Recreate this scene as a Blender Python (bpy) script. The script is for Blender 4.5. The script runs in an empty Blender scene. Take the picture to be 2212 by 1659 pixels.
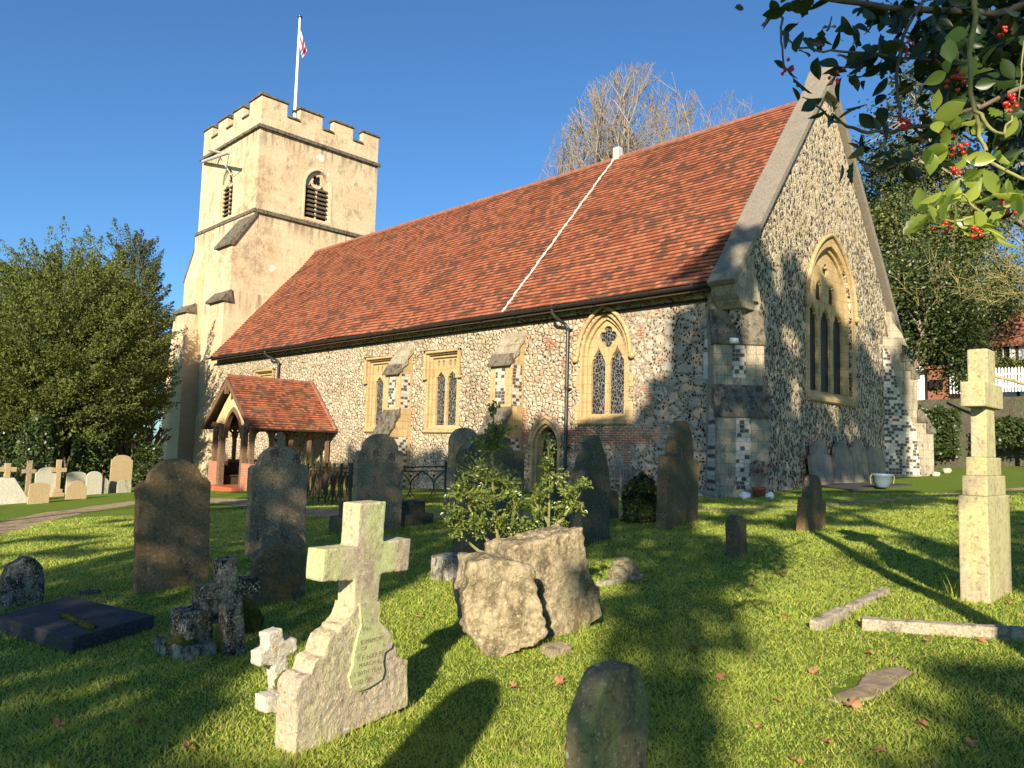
import bpy, bmesh, math, random
import numpy as np
from mathutils import Vector, Matrix, noise
from mathutils.geometry import tessellate_polygon
random.seed(7); RNG = np.random.default_rng(7)
R = math.radians
scene = bpy.context.scene
COL = scene.collection
# ------------------------------------------------------------------ camera
CAM = Vector((10.8961, -19.7603, 1.2))
FW = Vector((-0.70547, 0.7038, 0.0835)).normalized()
RT = Vector((0.70764, 0.70603, 0.02772)).normalized()
UP = RT.cross(FW).normalized()
cd = bpy.data.cameras.new('camera'); cd.sensor_width = 36; cd.lens = 26.6766; cd.clip_end = 2000; cd.clip_start = 0.05
cam = bpy.data.objects.new('camera', cd); COL.objects.link(cam)
cam.matrix_world = Matrix(((RT.x, UP.x, -FW.x, CAM.x), (RT.y, UP.y, -FW.y, CAM.y), (RT.z, UP.z, -FW.z, CAM.z), (0, 0, 0, 1)))
scene.camera = cam
# ------------------------------------------------------------------ light
SUN_AZ, SUN_EL = 34.0, 22.0      # degrees east of south, above the horizon
world = bpy.data.worlds.new('World'); scene.world = world; world.use_nodes = True
wn = world.node_tree; bg = wn.nodes['Background']
sky = wn.nodes.new('ShaderNodeTexSky'); sky.sky_type = 'NISHITA'; sky.sun_disc = False
sky.sun_elevation = R(SUN_EL); sky.sun_rotation = R(180 - SUN_AZ); sky.altitude = 0; sky.air_density = 1.0; sky.dust_density = 0.3; sky.ozone_density = 3.0
mxs = wn.nodes.new('ShaderNodeMix'); mxs.data_type = 'RGBA'; mxs.blend_type = 'MULTIPLY'; mxs.inputs[0].default_value = 1; mxs.inputs[7].default_value = (.57, .90, 1.16, 1)
wn.links.new(sky.outputs[0], mxs.inputs[6]); wn.links.new(mxs.outputs[2], bg.inputs[0]); bg.inputs[1].default_value = 0.066
sl = bpy.data.lights.new('sun', 'SUN'); sl.energy = 5.0; sl.angle = R(0.5); sl.color = (1.0, 0.86, 0.66)
so = bpy.data.objects.new('sun', sl); COL.objects.link(so)
SD = Vector((math.sin(R(SUN_AZ)) * math.cos(R(SUN_EL)), -math.cos(R(SUN_AZ)) * math.cos(R(SUN_EL)), math.sin(R(SUN_EL))))
so.rotation_euler = SD.to_track_quat('Z', 'Y').to_euler(); so.location = (30, -40, 30)
scene.view_settings.view_transform = 'Standard'; scene.view_settings.look = 'None'
scene.view_settings.gamma = 1; scene.view_settings.exposure = 1.1
scene.render.engine = 'CYCLES'
scene.cycles.transparent_max_bounces = 8; scene.cycles.max_bounces = 6

# ------------------------------------------------------------------ measuring helpers (photo measured at 2212 x 1659)
F_ = 1639.1
def rd(u, v): return FW + RT * ((u - 1106) / F_) - UP * ((v - 829.5) / F_)
GA, GB = .0433, .0387
def gz(x, y):
    x2 = 60 * math.tanh(x / 60); y2 = 60 * math.tanh(y / 60)
    n = noise.noise(Vector((x * .3, y * .3, 0))) * .05 + noise.noise(Vector((x * 1.1, y * 1.1, 3))) * .015
    return GA * x2 + GB * y2 + n
def G(u, v, dz=0.0):
    d = rd(u, v); t = (GA * CAM.x + GB * CAM.y + dz - CAM.z) / (d.z - GA * d.x - GB * d.y)
    for _ in range(6):
        p = CAM + d * t; t += (gz(p.x, p.y) + dz - p.z) / (d.z - GA * d.x - GB * d.y)
    return CAM + d * t
def onp(u, v, p0, psi):
    n = Vector((math.cos(psi), math.sin(psi), 0)); d = rd(u, v)
    return CAM + d * ((p0 - CAM).dot(n) / d.dot(n))
def onx(u, v, x): d = rd(u, v); return CAM + d * ((x - CAM.x) / d.x)
def ony(u, v, y): d = rd(u, v); return CAM + d * ((y - CAM.y) / d.y)
def AT(u, v, dep): return CAM + rd(u, v) * dep
def PX(p):
    q = Vector(p) - CAM; z = q.dot(FW); return 1106 + F_ * q.dot(RT) / z, 829.5 - F_ * q.dot(UP) / z

# ------------------------------------------------------------------ object helpers
def tag(o, label=None, cat=None, group=None, kind=None):
    if label: o['label'] = label
    if cat: o['category'] = cat
    if group: o['group'] = group
    if kind: o['kind'] = kind
    return o
def root(name, loc, label, cat, group=None):
    o = bpy.data.objects.new(name, None); COL.objects.link(o); o.location = loc; o.empty_display_size = .2
    return tag(o, label, cat, group)
class MB:
    """mesh builder in world coordinates"""
    def __init__(s): s.v = []; s.f = []; s.m = []; s.uv = {}
    def add(s, vs, fs, mi=0):
        b = len(s.v); s.v += [tuple(v) for v in vs]
        for f in fs: s.f.append(tuple(b + i for i in f)); s.m.append(mi)
        return s
    def box(s, lo, hi, M=None, mi=0):
        x0, y0, z0 = lo; x1, y1, z1 = hi
        vs = [(x0, y0, z0), (x1, y0, z0), (x1, y1, z0), (x0, y1, z0), (x0, y0, z1), (x1, y0, z1), (x1, y1, z1), (x0, y1, z1)]
        if M is not None: vs = [M @ Vector(v) for v in vs]
        return s.add(vs, [(0, 3, 2, 1), (4, 5, 6, 7), (0, 1, 5, 4), (1, 2, 6, 5), (2, 3, 7, 6), (3, 0, 4, 7)], mi)
    def prism(s, pts, dvec, mi=0):
        """closed solid: polygon pts (3D list) swept by dvec"""
        d = Vector(dvec); n = len(pts); a = [Vector(p) for p in pts]; b = [p + d for p in a]
        s.add(a + b, [], mi); base = len(s.v) - 2 * n
        tri = tessellate_polygon([a])
        for t in tri: s.f.append(tuple(base + i for i in t)); s.m.append(mi); s.f.append(tuple(base + n + i for i in reversed(t))); s.m.append(mi)
        for i in range(n): j = (i + 1) % n; s.f.append((base + i, base + j, base + n + j, base + n + i)); s.m.append(mi)
        return s
    def panel(s, loops, M, depth, mi=0, back=True):
        """loops of 2D (a,b) points, first outer then holes; front at local z=0, thickness towards -z"""
        L3 = [[Vector((a, b, 0)) for a, b in lp] for lp in loops]; flat = [p for lp in L3 for p in lp]; n = len(flat)
        base = len(s.v)
        s.v += [tuple(M @ p) for p in flat]; s.v += [tuple(M @ Vector((p.x, p.y, -depth))) for p in flat]
        for t in tessellate_polygon(L3):
            s.f.append(tuple(base + i for i in t)); s.m.append(mi)
            if back: s.f.append(tuple(base + n + i for i in reversed(t))); s.m.append(mi)
        o = 0
        for lp in loops:
            k = len(lp)
            for i in range(k): j = (i + 1) % k; s.f.append((base + o + i, base + o + j, base + n + o + j, base + n + o + i)); s.m.append(mi)
            o += k
        return s
    def tube(s, pts, rads, n=8, cap=True, mi=0):
        pts = [Vector(p) for p in pts]
        if not isinstance(rads, (list, tuple)): rads = [rads] * len(pts)
        base = len(s.v); up = Vector((0, 0, 1))
        t0 = (pts[1] - pts[0]).normalized(); x = t0.cross(up)
        if x.length < .05: x = t0.cross(Vector((1, 0, 0)))
        x.normalize()
        for i, p in enumerate(pts):
            t = (pts[min(i + 1, len(pts) - 1)] - pts[max(i - 1, 0)]).normalized()
            x = (x - t * x.dot(t)).normalized(); y = t.cross(x)
            for k in range(n):
                a = 2 * math.pi * k / n; s.v.append(tuple(p + (x * math.cos(a) + y * math.sin(a)) * rads[i]))
        for i in range(len(pts) - 1):
            for k in range(n): k2 = (k + 1) % n; s.f.append((base + i * n + k, base + i * n + k2, base + (i + 1) * n + k2, base + (i + 1) * n + k)); s.m.append(mi)
        if cap:
            s.f.append(tuple(base + k for k in reversed(range(n)))); s.m.append(mi)
            s.f.append(tuple(base + (len(pts) - 1) * n + k for k in range(n))); s.m.append(mi)
        return s
    def lathe(s, c, prof, n=20, mi=0):
        base = len(s.v)
        for r_, z in prof:
            for k in range(n): a = 2 * math.pi * k / n; s.v.append((c[0] + r_ * math.cos(a), c[1] + r_ * math.sin(a), c[2] + z))
        for i in range(len(prof) - 1):
            for k in range(n): k2 = (k + 1) % n; s.f.append((base + i * n + k, base + i * n + k2, base + (i + 1) * n + k2, base + (i + 1) * n + k)); s.m.append(mi)
        return s
    def sphere(s, c, r_, n=8, mi=0, sz=1):
        pr = [(r_ * math.sin(math.pi * i / n), -r_ * math.cos(math.pi * i / n) * sz) for i in range(n + 1)]
        pr[0] = (r_ * .02, pr[0][1]); pr[-1] = (r_ * .02, pr[-1][1]); return s.lathe(c, pr, n, mi)
    def build(s, name, mat, parent=None, loc=None, smooth=False, bevel=0, bseg=2, weld=True):
        me = bpy.data.meshes.new(name)
        off = Vector(parent.location) if parent is not None else (Vector(loc) if loc is not None else Vector((0, 0, 0)))
        if parent is not None and parent.parent is not None: off = off + Vector(parent.parent.location)
        if parent is not None and parent.type == 'MESH' and parent.parent is not None: off = Vector(parent.parent.location)
        vs = [(v[0] - off.x, v[1] - off.y, v[2] - off.z) for v in s.v]
        me.from_pydata(vs, [], s.f)
        mats = mat if isinstance(mat, (list, tuple)) else [mat]
        for m in mats: me.materials.append(m)
        if len(mats) > 1:
            for p, m in zip(me.polygons, s.m): p.material_index = m
        if weld or bevel:
            bm = bmesh.new(); bm.from_mesh(me)
            if weld: bmesh.ops.remove_doubles(bm, verts=bm.verts, dist=1e-4)
            bmesh.ops.recalc_face_normals(bm, faces=bm.faces)
            if bevel:
                es = [e for e in bm.edges if len(e.link_faces) == 2 and e.calc_face_angle(0) > .5]
                bmesh.ops.bevel(bm, geom=es, offset=bevel, segments=bseg, affect='EDGES', profile=.6, clamp_overlap=True)
            bm.to_mesh(me); bm.free()
        if smooth: me.polygons.foreach_set('use_smooth', [True] * len(me.polygons))
        o = bpy.data.objects.new(name, me); COL.objects.link(o)
        if parent is not None: o.parent = parent
        elif loc is not None: o.location = loc
        return o
def rough(o, vox, amp, scale, amp2=0, scale2=1, smooth=True):
    """voxel remesh and weathering displacement on a stone"""
    m = o.modifiers.new('remesh', 'REMESH'); m.mode = 'VOXEL'; m.voxel_size = vox; m.use_smooth_shade = smooth
    for a, sc in ((amp, scale), (amp2, scale2)):
        if a:
            t = bpy.data.textures.new('weathering', 'CLOUDS'); t.noise_scale = sc; t.noise_depth = 3
            d = o.modifiers.new('displace', 'DISPLACE'); d.texture = t; d.strength = a; d.mid_level = .5; d.texture_coords = 'GLOBAL'
def numesh(name, V, F, mats, parent=None, mi=None, loc=(0, 0, 0), smooth=False):
    """fast mesh from numpy arrays; F is (n,k)"""
    me = bpy.data.meshes.new(name); V = np.asarray(V, np.float32) - np.array(loc, np.float32); F = np.asarray(F, np.int32); k = F.shape[1]
    me.vertices.add(len(V)); me.vertices.foreach_set('co', V.ravel())
    me.loops.add(F.size); me.loops.foreach_set('vertex_index', F.ravel())
    me.polygons.add(len(F)); me.polygons.foreach_set('loop_start', np.arange(0, F.size, k, dtype=np.int32))
    for m in (mats if isinstance(mats, (list, tuple)) else [mats]): me.materials.append(m)
    if mi is not None: me.polygons.foreach_set('material_index', np.asarray(mi, np.int32))
    if smooth: me.polygons.foreach_set('use_smooth', np.ones(len(F), bool))
    me.update(calc_edges=True)
    o = bpy.data.objects.new(name, me); COL.objects.link(o)
    if parent is not None: o.parent = parent
    else: o.location = loc
    return o

# ------------------------------------------------------------------ materials
class NM:
    def __init__(s, name, rough=.85, spec=.3):
        s.m = bpy.data.materials.new(name); s.m.use_nodes = True; s.t = s.m.node_tree; s.b = s.t.nodes['Principled BSDF']
        s.b.inputs['Roughness'].default_value = rough; s.b.inputs['Specular IOR Level'].default_value = spec
        tc = s.t.nodes.new('ShaderNodeTexCoord'); s.co = tc.outputs['Object']; s.uv = tc.outputs['UV']
    def n(s, ty, ins=None, **pr):
        x = s.t.nodes.new(ty)
        for k, v in pr.items(): setattr(x, k, v)
        for k, v in (ins or {}).items():
            if hasattr(v, 'is_output'): s.t.links.new(v, x.inputs[k])
            else: x.inputs[k].default_value = v
        return x
    def map(s, sc=(1, 1, 1), loc=(0, 0, 0), rot=(0, 0, 0), co=None):
        return s.n('ShaderNodeMapping', {'Vector': co or s.co, 'Scale': sc, 'Location': loc, 'Rotation': rot}).outputs[0]
    def noise(s, scale, detail=4, rough=.6, co=None, dist=0):
        return s.n('ShaderNodeTexNoise', {'Vector': co or s.co, 'Scale': scale, 'Detail': detail, 'Roughness': rough, 'Distortion': dist}).outputs['Fac']
    def vor(s, scale, co=None, feature='F1', rnd=1.0):
        return s.n('ShaderNodeTexVoronoi', {'Vector': co or s.co, 'Scale': scale, 'Randomness': rnd}, feature=feature)
    def math(s, op, a, b=0.0, clamp=False):
        return s.n('ShaderNodeMath', {0: a, 1: b}, operation=op, use_clamp=clamp).outputs[0]
    def step(s, v, lo, hi):
        return s.n('ShaderNodeMapRange', {'Value': v, 'From Min': lo, 'From Max': hi, 'To Min': 0., 'To Max': 1.}, interpolation_type='SMOOTHSTEP').outputs[0]
    def mix(s, f, a, b, blend='MIX'):
        x = s.t.nodes.new('ShaderNodeMix'); x.data_type = 'RGBA'; x.blend_type = blend
        for i, v in ((0, f), (6, a), (7, b)):
            if hasattr(v, 'is_output'): s.t.links.new(v, x.inputs[i])
            else: x.inputs[i].default_value = v if i == 0 else (tuple(v) + (1,))[:4]
        return x.outputs[2]
    def ramp(s, f, stops, interp='LINEAR'):
        x = s.t.nodes.new('ShaderNodeValToRGB'); s.t.links.new(f, x.inputs[0]); cr = x.color_ramp; cr.interpolation = interp
        while len(cr.elements) < len(stops): cr.elements.new(.5)
        for e, (p, c) in zip(cr.elements, stops): e.position = p; e.color = tuple(c) + (1,)
        return x.outputs[0]
    def sep(s, v=None):
        x = s.t.nodes.new('ShaderNodeSeparateXYZ'); s.t.links.new(v or s.co, x.inputs[0]); return x.outputs
    def comb(s, x=0., y=0., z=0.):
        return s.n('ShaderNodeCombineXYZ', {0: x, 1: y, 2: z}).outputs[0]
    def white(s, v): return s.n('ShaderNodeTexWhiteNoise', {'Vector': v}, noise_dimensions='3D').outputs['Value']
    def col(s, c):
        if hasattr(c, 'is_output'): s.t.links.new(c, s.b.inputs['Base Color'])
        else: s.b.inputs['Base Color'].default_value = tuple(c) + (1,)
    def bump(s, h, st=.5, dist=.02):
        x = s.n('ShaderNodeBump', {'Height': h, 'Strength': st, 'Distance': dist}); s.t.links.new(x.outputs[0], s.b.inputs['Normal'])

def simple(name, c, rough=.7, var=.25, scale=8, spec=.3, metal=0, bump=.2):
    k = NM(name, rough, spec); f = k.noise(scale); d = tuple(x * (1 - var) for x in c); e = tuple(min(1, x * (1 + var)) for x in c)
    k.col(k.ramp(f, [(.3, d), (.7, e)])); k.b.inputs['Metallic'].default_value = metal
    if bump: k.bump(k.noise(scale * 5), bump, .01)
    return k.m
def stone(name, c1, c2, lich=.45, lcol=(.5, .5, .42), algae=0, acol=(.3, .36, .1), dark=.4, dcol=(.05, .045, .035), rust=0, sc=1.0, streak=0, bmp=.5, joints=0):
    k = NM(name, .9, .15)
    base = k.mix(k.noise(2.2 * sc, 5), c1, c2)
    base = k.mix(k.math('MULTIPLY', k.step(k.noise(30 * sc, 4), .45, .7), .5), base, tuple(x * .55 for x in c1))
    if dark: base = k.mix(k.step(k.noise(5 * sc, 8, .72, k.map((1, 1, .6), (3, 1, 7))), 1 - dark - .08, 1 - dark + .1), base, dcol)
    if streak: base = k.mix(k.math('MULTIPLY', k.step(k.noise(9 * sc, 6, .6, k.map((1, 1, .08))), .5, .66), streak), base, dcol)
    if rust: base = k.mix(k.math('MULTIPLY', k.step(k.noise(3 * sc, 6, .65, k.map(loc=(9, 9, 1))), .5, .64), rust), base, (.33, .15, .04))
    if algae: base = k.mix(k.math('MULTIPLY', k.step(k.noise(3.5 * sc, 5, .6, k.map((1, 1, .35), (2, 5, 3))), .38, .62), algae), base, acol)
    if lich:
        w = k.noise(6 * sc, 3, .5, k.map(loc=(5, 2, 2)))
        v = k.vor(16 * sc, k.map(loc=(1, 7, 3)) if True else None)
        vd = k.math('ADD', v.outputs['Distance'], k.math('MULTIPLY', k.noise(60 * sc, 2), .35))
        spots = k.math('MULTIPLY', k.math('SUBTRACT', 1., k.step(vd, .3, .44)), k.step(w, .62 - lich * .35, .78 - lich * .35))
        sp2 = k.math('MULTIPLY', k.step(k.noise(28 * sc, 6, .7), .66 - lich * .18, .72 - lich * .1), .8)
        base = k.mix(k.math('MAXIMUM', spots, sp2), base, lcol)
    if lich > .1:
        base = k.mix(k.math('MULTIPLY', k.step(k.noise(22 * sc, 8, .8, k.map(loc=(6, 3, 3))), .52, .60), .55), base, tuple(x * .35 for x in c1))
        base = k.mix(k.math('MULTIPLY', k.step(k.noise(40 * sc, 6, .75, k.map(loc=(2, 8, 1))), .60 - .08 * lich, .64 - .06 * lich), .35 + .5 * lich), base, lcol)
    if joints:
        jb = k.n('ShaderNodeTexBrick', {'Vector': k.comb(k.math('ADD', k.sep()[0], k.sep()[1]), k.sep()[2], 0.), 'Scale': 1., 'Brick Width': .52, 'Row Height': .31, 'Mortar Size': .009, 'Color1': (1, 1, 1, 1), 'Color2': (.80, .79, .76, 1), 'Mortar': (.5, .45, .38, 1)}).outputs['Color']; base = k.mix(.8, base, jb, 'MULTIPLY')
    k.col(base)
    k.bump(k.math('ADD', k.noise(14 * sc, 8, .7), k.math('MULTIPLY', k.noise(70 * sc, 3), .3)), bmp, .03)
    return k.m

def flint_south():
    k = NM('flint_wall_south', .9, .2); X = k.sep()
    warp = k.n('ShaderNodeTexNoise', {'Vector': k.co, 'Scale': 2.2, 'Detail': 2.}).outputs['Color']
    co = k.mix(.12, k.co, warp)
    # west: rounded pale stones
    def layer(sc, edge, cols, dk, seed, fl=9.5):
        c = k.map((1, 1, 1.25), (seed, 0, seed), co=co)
        v = k.vor(sc, c, rnd=.95); e = k.vor(sc, c, 'DISTANCE_TO_EDGE', rnd=.95)
        rn = k.sep(v.outputs['Color'])[0]
        b = k.ramp(rn, cols); b = k.mix(k.math('MULTIPLY', k.noise(20, 5), .5), b, (.30, .24, .16))
        es = k.math('MULTIPLY', k.math('SUBTRACT', 1., k.step(e.outputs['Distance'], edge * .4, edge)), .75)
        b = k.mix(es, b, (.27, .205, .13))
        f = k.vor(fl, k.map((1, 1, .85), (seed * 2, 3, 1), co=co), rnd=1.); fr = k.sep(f.outputs['Color'])[1]
        near = k.math('SUBTRACT', 1., k.step(e.outputs['Distance'], edge * 1.3, edge * 2.6))
        near = k.math('MULTIPLY', near, k.math('ADD', .35, k.math('MULTIPLY', k.step(k.noise(1.2, 4, .6, k.map(loc=(seed, 5, 5))), .36, .56), .65)))
        dm = k.math('MULTIPLY', k.math('LESS_THAN', fr, k.math('MULTIPLY', near, dk)), k.math('LESS_THAN', f.outputs['Distance'], .42))
        b = k.mix(dm, b, k.ramp(fr, [(0, (.012, .011, .013)), (.5, (.05, .04, .035))]))
        return b, k.math('ADD', k.step(e.outputs['Distance'], 0, .25), k.math('MULTIPLY', dm, -.5))
    a, ha = layer(5.6, .07, [(0, (.38, .31, .21)), (.35, (.50, .43, .31)), (.6, (.60, .54, .42)), (.85, (.46, .37, .24)), (1, (.33, .27, .19))], .95, 1.3, 13.)
    b, hb = layer(2.7, .11, [(0, (.34, .32, .27)), (.4, (.42, .40, .34)), (.7, (.40, .34, .24)), (1, (.5, .48, .42))], .95, 4.1, 15.)
    m = k.step(k.math('ADD', X[0], k.math('MULTIPLY', k.noise(.9, 2), 3.)), -3.6, -.6)
    dens = k.mix(m, a, b)
    # reused brick
    br = k.n('ShaderNodeTexBrick', {'Vector': k.comb(X[0], X[2], 0.), 'Scale': 1., 'Brick Width': .23, 'Row Height': .078, 'Mortar Size': .012, 'Color1': (.40, .15, .08, 1), 'Color2': (.28, .13, .08, 1), 'Mortar': (.42, .34, .24, 1)}).outputs['Color']
    xm = k.math('MULTIPLY', k.step(X[0], -9.6, -8.2), k.math('SUBTRACT', 1., k.step(X[0], -3.2, -1.6)))
    bm_ = k.math('MULTIPLY', k.step(k.math('ADD', k.noise(1.5, 5, .7), k.math('MULTIPLY', k.noise(7, 1), .12)), .62, .66), xm)
    band = k.math('MULTIPLY', k.math('MULTIPLY', k.step(X[2], 1.35, 1.45), k.math('SUBTRACT', 1., k.step(X[2], 1.85, 1.98))), k.math('MULTIPLY', xm, k.step(k.noise(2.1, 4), .36, .42)))
    dens = k.mix(k.math('MAXIMUM', bm_, band), dens, br)
    dens = k.mix(k.math('MULTIPLY', k.step(k.noise(.5, 3), .45, .75), .35), dens, (.36, .26, .15), 'MULTIPLY')
    k.col(dens); k.bump(k.math('ADD', k.mix(m, ha, hb), k.math('MULTIPLY', k.noise(25, 4), .4)), .8, .05)
    return k.m
def flint_east():
    k = NM('flint_wall_east', .85, .25); X = k.sep()
    warp = k.n('ShaderNodeTexNoise', {'Vector': k.co, 'Scale': 3., 'Detail': 2.}).outputs['Color']; co = k.mix(.16, k.co, warp)
    c = k.map((1, 1.15, .8), co=co)
    v = k.vor(10.5, c, rnd=1.); e = k.vor(10.5, c, 'DISTANCE_TO_EDGE', rnd=1.); cs = k.sep(v.outputs['Color'])
    pale = k.ramp(cs[1], [(0, (.42, .34, .22)), (.5, (.52, .44, .31)), (1, (.62, .56, .44))])
    pale = k.mix(k.math('MULTIPLY', k.noise(15, 5), .5), pale, (.34, .27, .17))
    hi = k.step(X[2], 5., 13.)
    thr = k.math('SUBTRACT', k.math('ADD', .52, k.math('MULTIPLY', k.noise(1.1, 3), .3)), k.math('MULTIPLY', hi, .42))
    dk = k.math('MULTIPLY', k.math('LESS_THAN', cs[0], thr), k.step(e.outputs['Distance'], .05, .11))
    edge = k.math('MULTIPLY', k.math('SUBTRACT', 1., k.step(e.outputs['Distance'], .02, .07)), .35)
    b = k.mix(edge, pale, (.36, .28, .18)); b = k.mix(dk, b, k.ramp(cs[2], [(0, (.015, .015, .017)), (.6, (.045, .04, .035)), (1, (.14, .12, .1))]))
    b = k.mix(k.math('MULTIPLY', k.step(k.noise(.8, 4), .5, .7), k.math('MULTIPLY', hi, .35)), b, (.6, .42, .16))
    k.col(b); k.bump(k.math('ADD', k.step(e.outputs['Distance'], 0, .2), k.math('MULTIPLY', k.noise(25, 4), .4)), .7, .05)
    return k.m
def render_tower():
    k = NM('tower_render', .9, .15); X = k.sep()
    b = k.mix(k.noise(.8, 6, .65), (.52, .41, .26), (.66, .54, .37))
    b = k.mix(k.math('MULTIPLY', k.step(k.noise(.45, 4, .6, k.map(loc=(3, 1, 5))), .48, .62), .5), b, (.52, .37, .22))
    blk = k.n('ShaderNodeTexBrick', {'Vector': k.comb(k.math('ADD', X[0], X[1]), X[2], 0.), 'Scale': 1., 'Brick Width': .8, 'Row Height': .38, 'Mortar Size': .012, 'Color1': (1, 1, 1, 1), 'Color2': (.9, .88, .85, 1), 'Mortar': (.75, .7, .6, 1)}).outputs['Color']
    b = k.mix(.55, b, blk, 'MULTIPLY')
    grime = k.math('MULTIPLY', k.step(k.noise(1.3, 8, .78, k.map((1, 1, .7), (1, 1, 9))), .50, .66), k.math('ADD', k.math('MULTIPLY', k.step(X[2], 8., 15.), .75), .25))
    # stains that run down below the string courses and on top of the corners
    def below(z, d): return k.math('MULTIPLY', k.step(X[2], z - d, z - .1), k.math('LESS_THAN', X[2], z + .1))
    st = k.step(k.noise(3., 5, .6, k.map((1, 1, .12))), .42, .62)
    run = k.math('MULTIPLY', st, k.math('MAXIMUM', k.math('MAXIMUM', below(21.2, 1.8), below(15.7, 1.6)), below(10.3, 2.2)))
    dc = k.math('ADD', k.math('ABSOLUTE', k.math('ADD', X[0], 35.1)), k.math('MULTIPLY', k.math('MAXIMUM', k.math('SUBTRACT', X[1], 2.2), 0.), .9))
    cor = k.math('MULTIPLY', k.math('MULTIPLY', k.step(X[2], 8., 13.), k.math('SUBTRACT', 1., k.step(X[2], 17.5, 20.8))), k.math('SUBTRACT', 1., k.step(dc, .9, 2.8)))
    g2 = k.math('MAXIMUM', k.math('MULTIPLY', grime, .6), k.math('MAXIMUM', k.math('MULTIPLY', run, .75), k.math('MULTIPLY', cor, k.math('MULTIPLY', k.step(k.noise(1.3, 8, .78), .44, .64), .7))))
    b = k.mix(k.math('MULTIPLY', g2, .92), b, (.13, .10, .065))
    patch = k.step(k.noise(.9, 2, .4, k.map(loc=(7, 3, 2))), .735, .745)
    b = k.mix(patch, b, (.72, .66, .52))
    k.col(b); k.bump(k.math('ADD', k.noise(6, 8, .65), k.math('MULTIPLY', k.noise(40, 3), .2)), .5, .06)
    return k.m
def tiles(name, mossy=0, GAUGE=.2):
    """UV: u along the roof in metres, v up the slope in metres"""
    k = NM(name, .85, .2); U = k.sep(k.uv)
    rv = k.math('DIVIDE', U[1], GAUGE); row = k.math('FLOOR', rv); par = k.math('MULTIPLY', k.math('MODULO', row, 2.), .5)
    cu = k.math('ADD', k.math('DIVIDE', U[0], GAUGE * 1.15), par); cc = k.math('FLOOR', cu)
    r_ = k.white(k.comb(cc, row, 0.)); r2 = k.white(k.comb(cc, row, 7.))
    b = k.ramp(r_, [(0, (.20, .062, .034)), (.35, (.29, .092, .046)), (.7, (.37, .13, .066)), (1, (.26, .098, .06))])
    pn = k.n('ShaderNodeTexNoise', {'Vector': k.map((.55, 1.5, 1), co=k.uv), 'Scale': 1., 'Detail': 4.}).outputs[0]
    dkc = k.math('LESS_THAN', k.math('ADD', r2, k.math('MULTIPLY', k.step(pn, .47, .62), -.55)), .1)
    b = k.mix(k.math('MULTIPLY', dkc, .8), b, (.085, .05, .035))
    b = k.mix(k.math('MULTIPLY', k.step(k.noise(.35, 4, .6, k.uv), .45, .75), .4), b, (.5, .3, .18), 'MULTIPLY')
    fr = k.math('FRACT', cu); gap = k.math('LESS_THAN', fr, .07)
    b = k.mix(k.math('MULTIPLY', gap, .6), b, (.04, .02, .015)); b = k.mix(k.math('MULTIPLY', k.math('LESS_THAN', k.math('FRACT', rv), .1), .8), b, (.05, .02, .012))
    if mossy: b = k.mix(k.math('MULTIPLY', k.step(k.noise(1.4, 7, .7, k.uv), .53, .68), mossy), b, (.13, .12, .05))
    b = k.mix(k.math('MULTIPLY', k.step(k.noise(9, 5, .7, k.uv), .68, .78), .4), b, (.45, .42, .36))
    k.col(b); k.bump(k.math('ADD', k.math('MULTIPLY', r2, .6), k.noise(30, 3, .5, k.uv)), .5, .012)
    return k.m
def leafmat(name, c, c2, trans=.25, rough=.45, spec=.4):
    k = NM(name, rough, spec)
    g = k.n('ShaderNodeNewGeometry'); rn = g.outputs['Random Per Island']
    k.col(k.mix(k.math('ADD', k.math('MULTIPLY', rn, .8), k.math('MULTIPLY', k.noise(.6, 2), .3), True), c, c2))
    if trans:
        tr = k.n('ShaderNodeBsdfTranslucent', {'Color': tuple(min(1, a * 1.6) for a in c2) + (1,)}); mx = k.n('ShaderNodeMixShader', {0: trans})
        k.t.links.new(k.b.outputs[0], mx.inputs[1]); k.t.links.new(tr.outputs[0], mx.inputs[2])
        k.t.links.new(mx.outputs[0], k.t.nodes['Material Output'].inputs[0])
    return k.m
def glassmat(name, scale, lead, tint=(.012, .012, .014), stained=0):
    k = NM(name, .45, .2); X = k.sep()
    c = k.map((1, 1, 1))
    if stained:
        e = k.vor(scale, k.map((1, 1, .75)), 'DISTANCE_TO_EDGE', rnd=.85); v = k.vor(scale, k.map((1, 1, .75)), rnd=.85)
        cb = k.mix(.75, k.n('ShaderNodeHueSaturation', {'Color': v.outputs['Color'], 'Saturation': .9, 'Value': .06}).outputs[0], tint)
        f = k.math('LESS_THAN', e.outputs['Distance'], .06)
        k.col(k.mix(f, cb, lead))
    else:
        a = k.math('FRACT', k.math('MULTIPLY', k.math('ADD', k.math('ADD', X[0], X[1]), X[2]), scale)); b = k.math('FRACT', k.math('MULTIPLY', k.math('SUBTRACT', k.math('ADD', X[0], X[1]), X[2]), scale))
        f = k.math('MAXIMUM', k.math('LESS_THAN', a, .12), k.math('LESS_THAN', b, .12)); k.col(k.mix(f, tint, lead))
    k.bump(k.noise(9, 2), .15, .02)
    return k.m
M = {}
M['south'] = flint_south(); M['east'] = flint_east(); M['tower'] = render_tower(); M['roof'] = tiles('roof_tiles'); M['porch_roof'] = tiles('porch_tiles', .75, .15)
M['dress'] = stone('ochre_dressed_stone', (.47, .33, .155), (.57, .43, .23), lich=.15, lcol=(.55, .50, .38), dark=.36, dcol=(.25, .19, .115), bmp=.4, joints=1, streak=.35)
M['grey_dress'] = stone('grey_dressed_stone', (.32, .28, .20), (.43, .38, .28), lich=.25, lcol=(.50, .48, .4), dark=.40, dcol=(.11, .09, .06), bmp=.5, joints=1, streak=.4)
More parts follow.
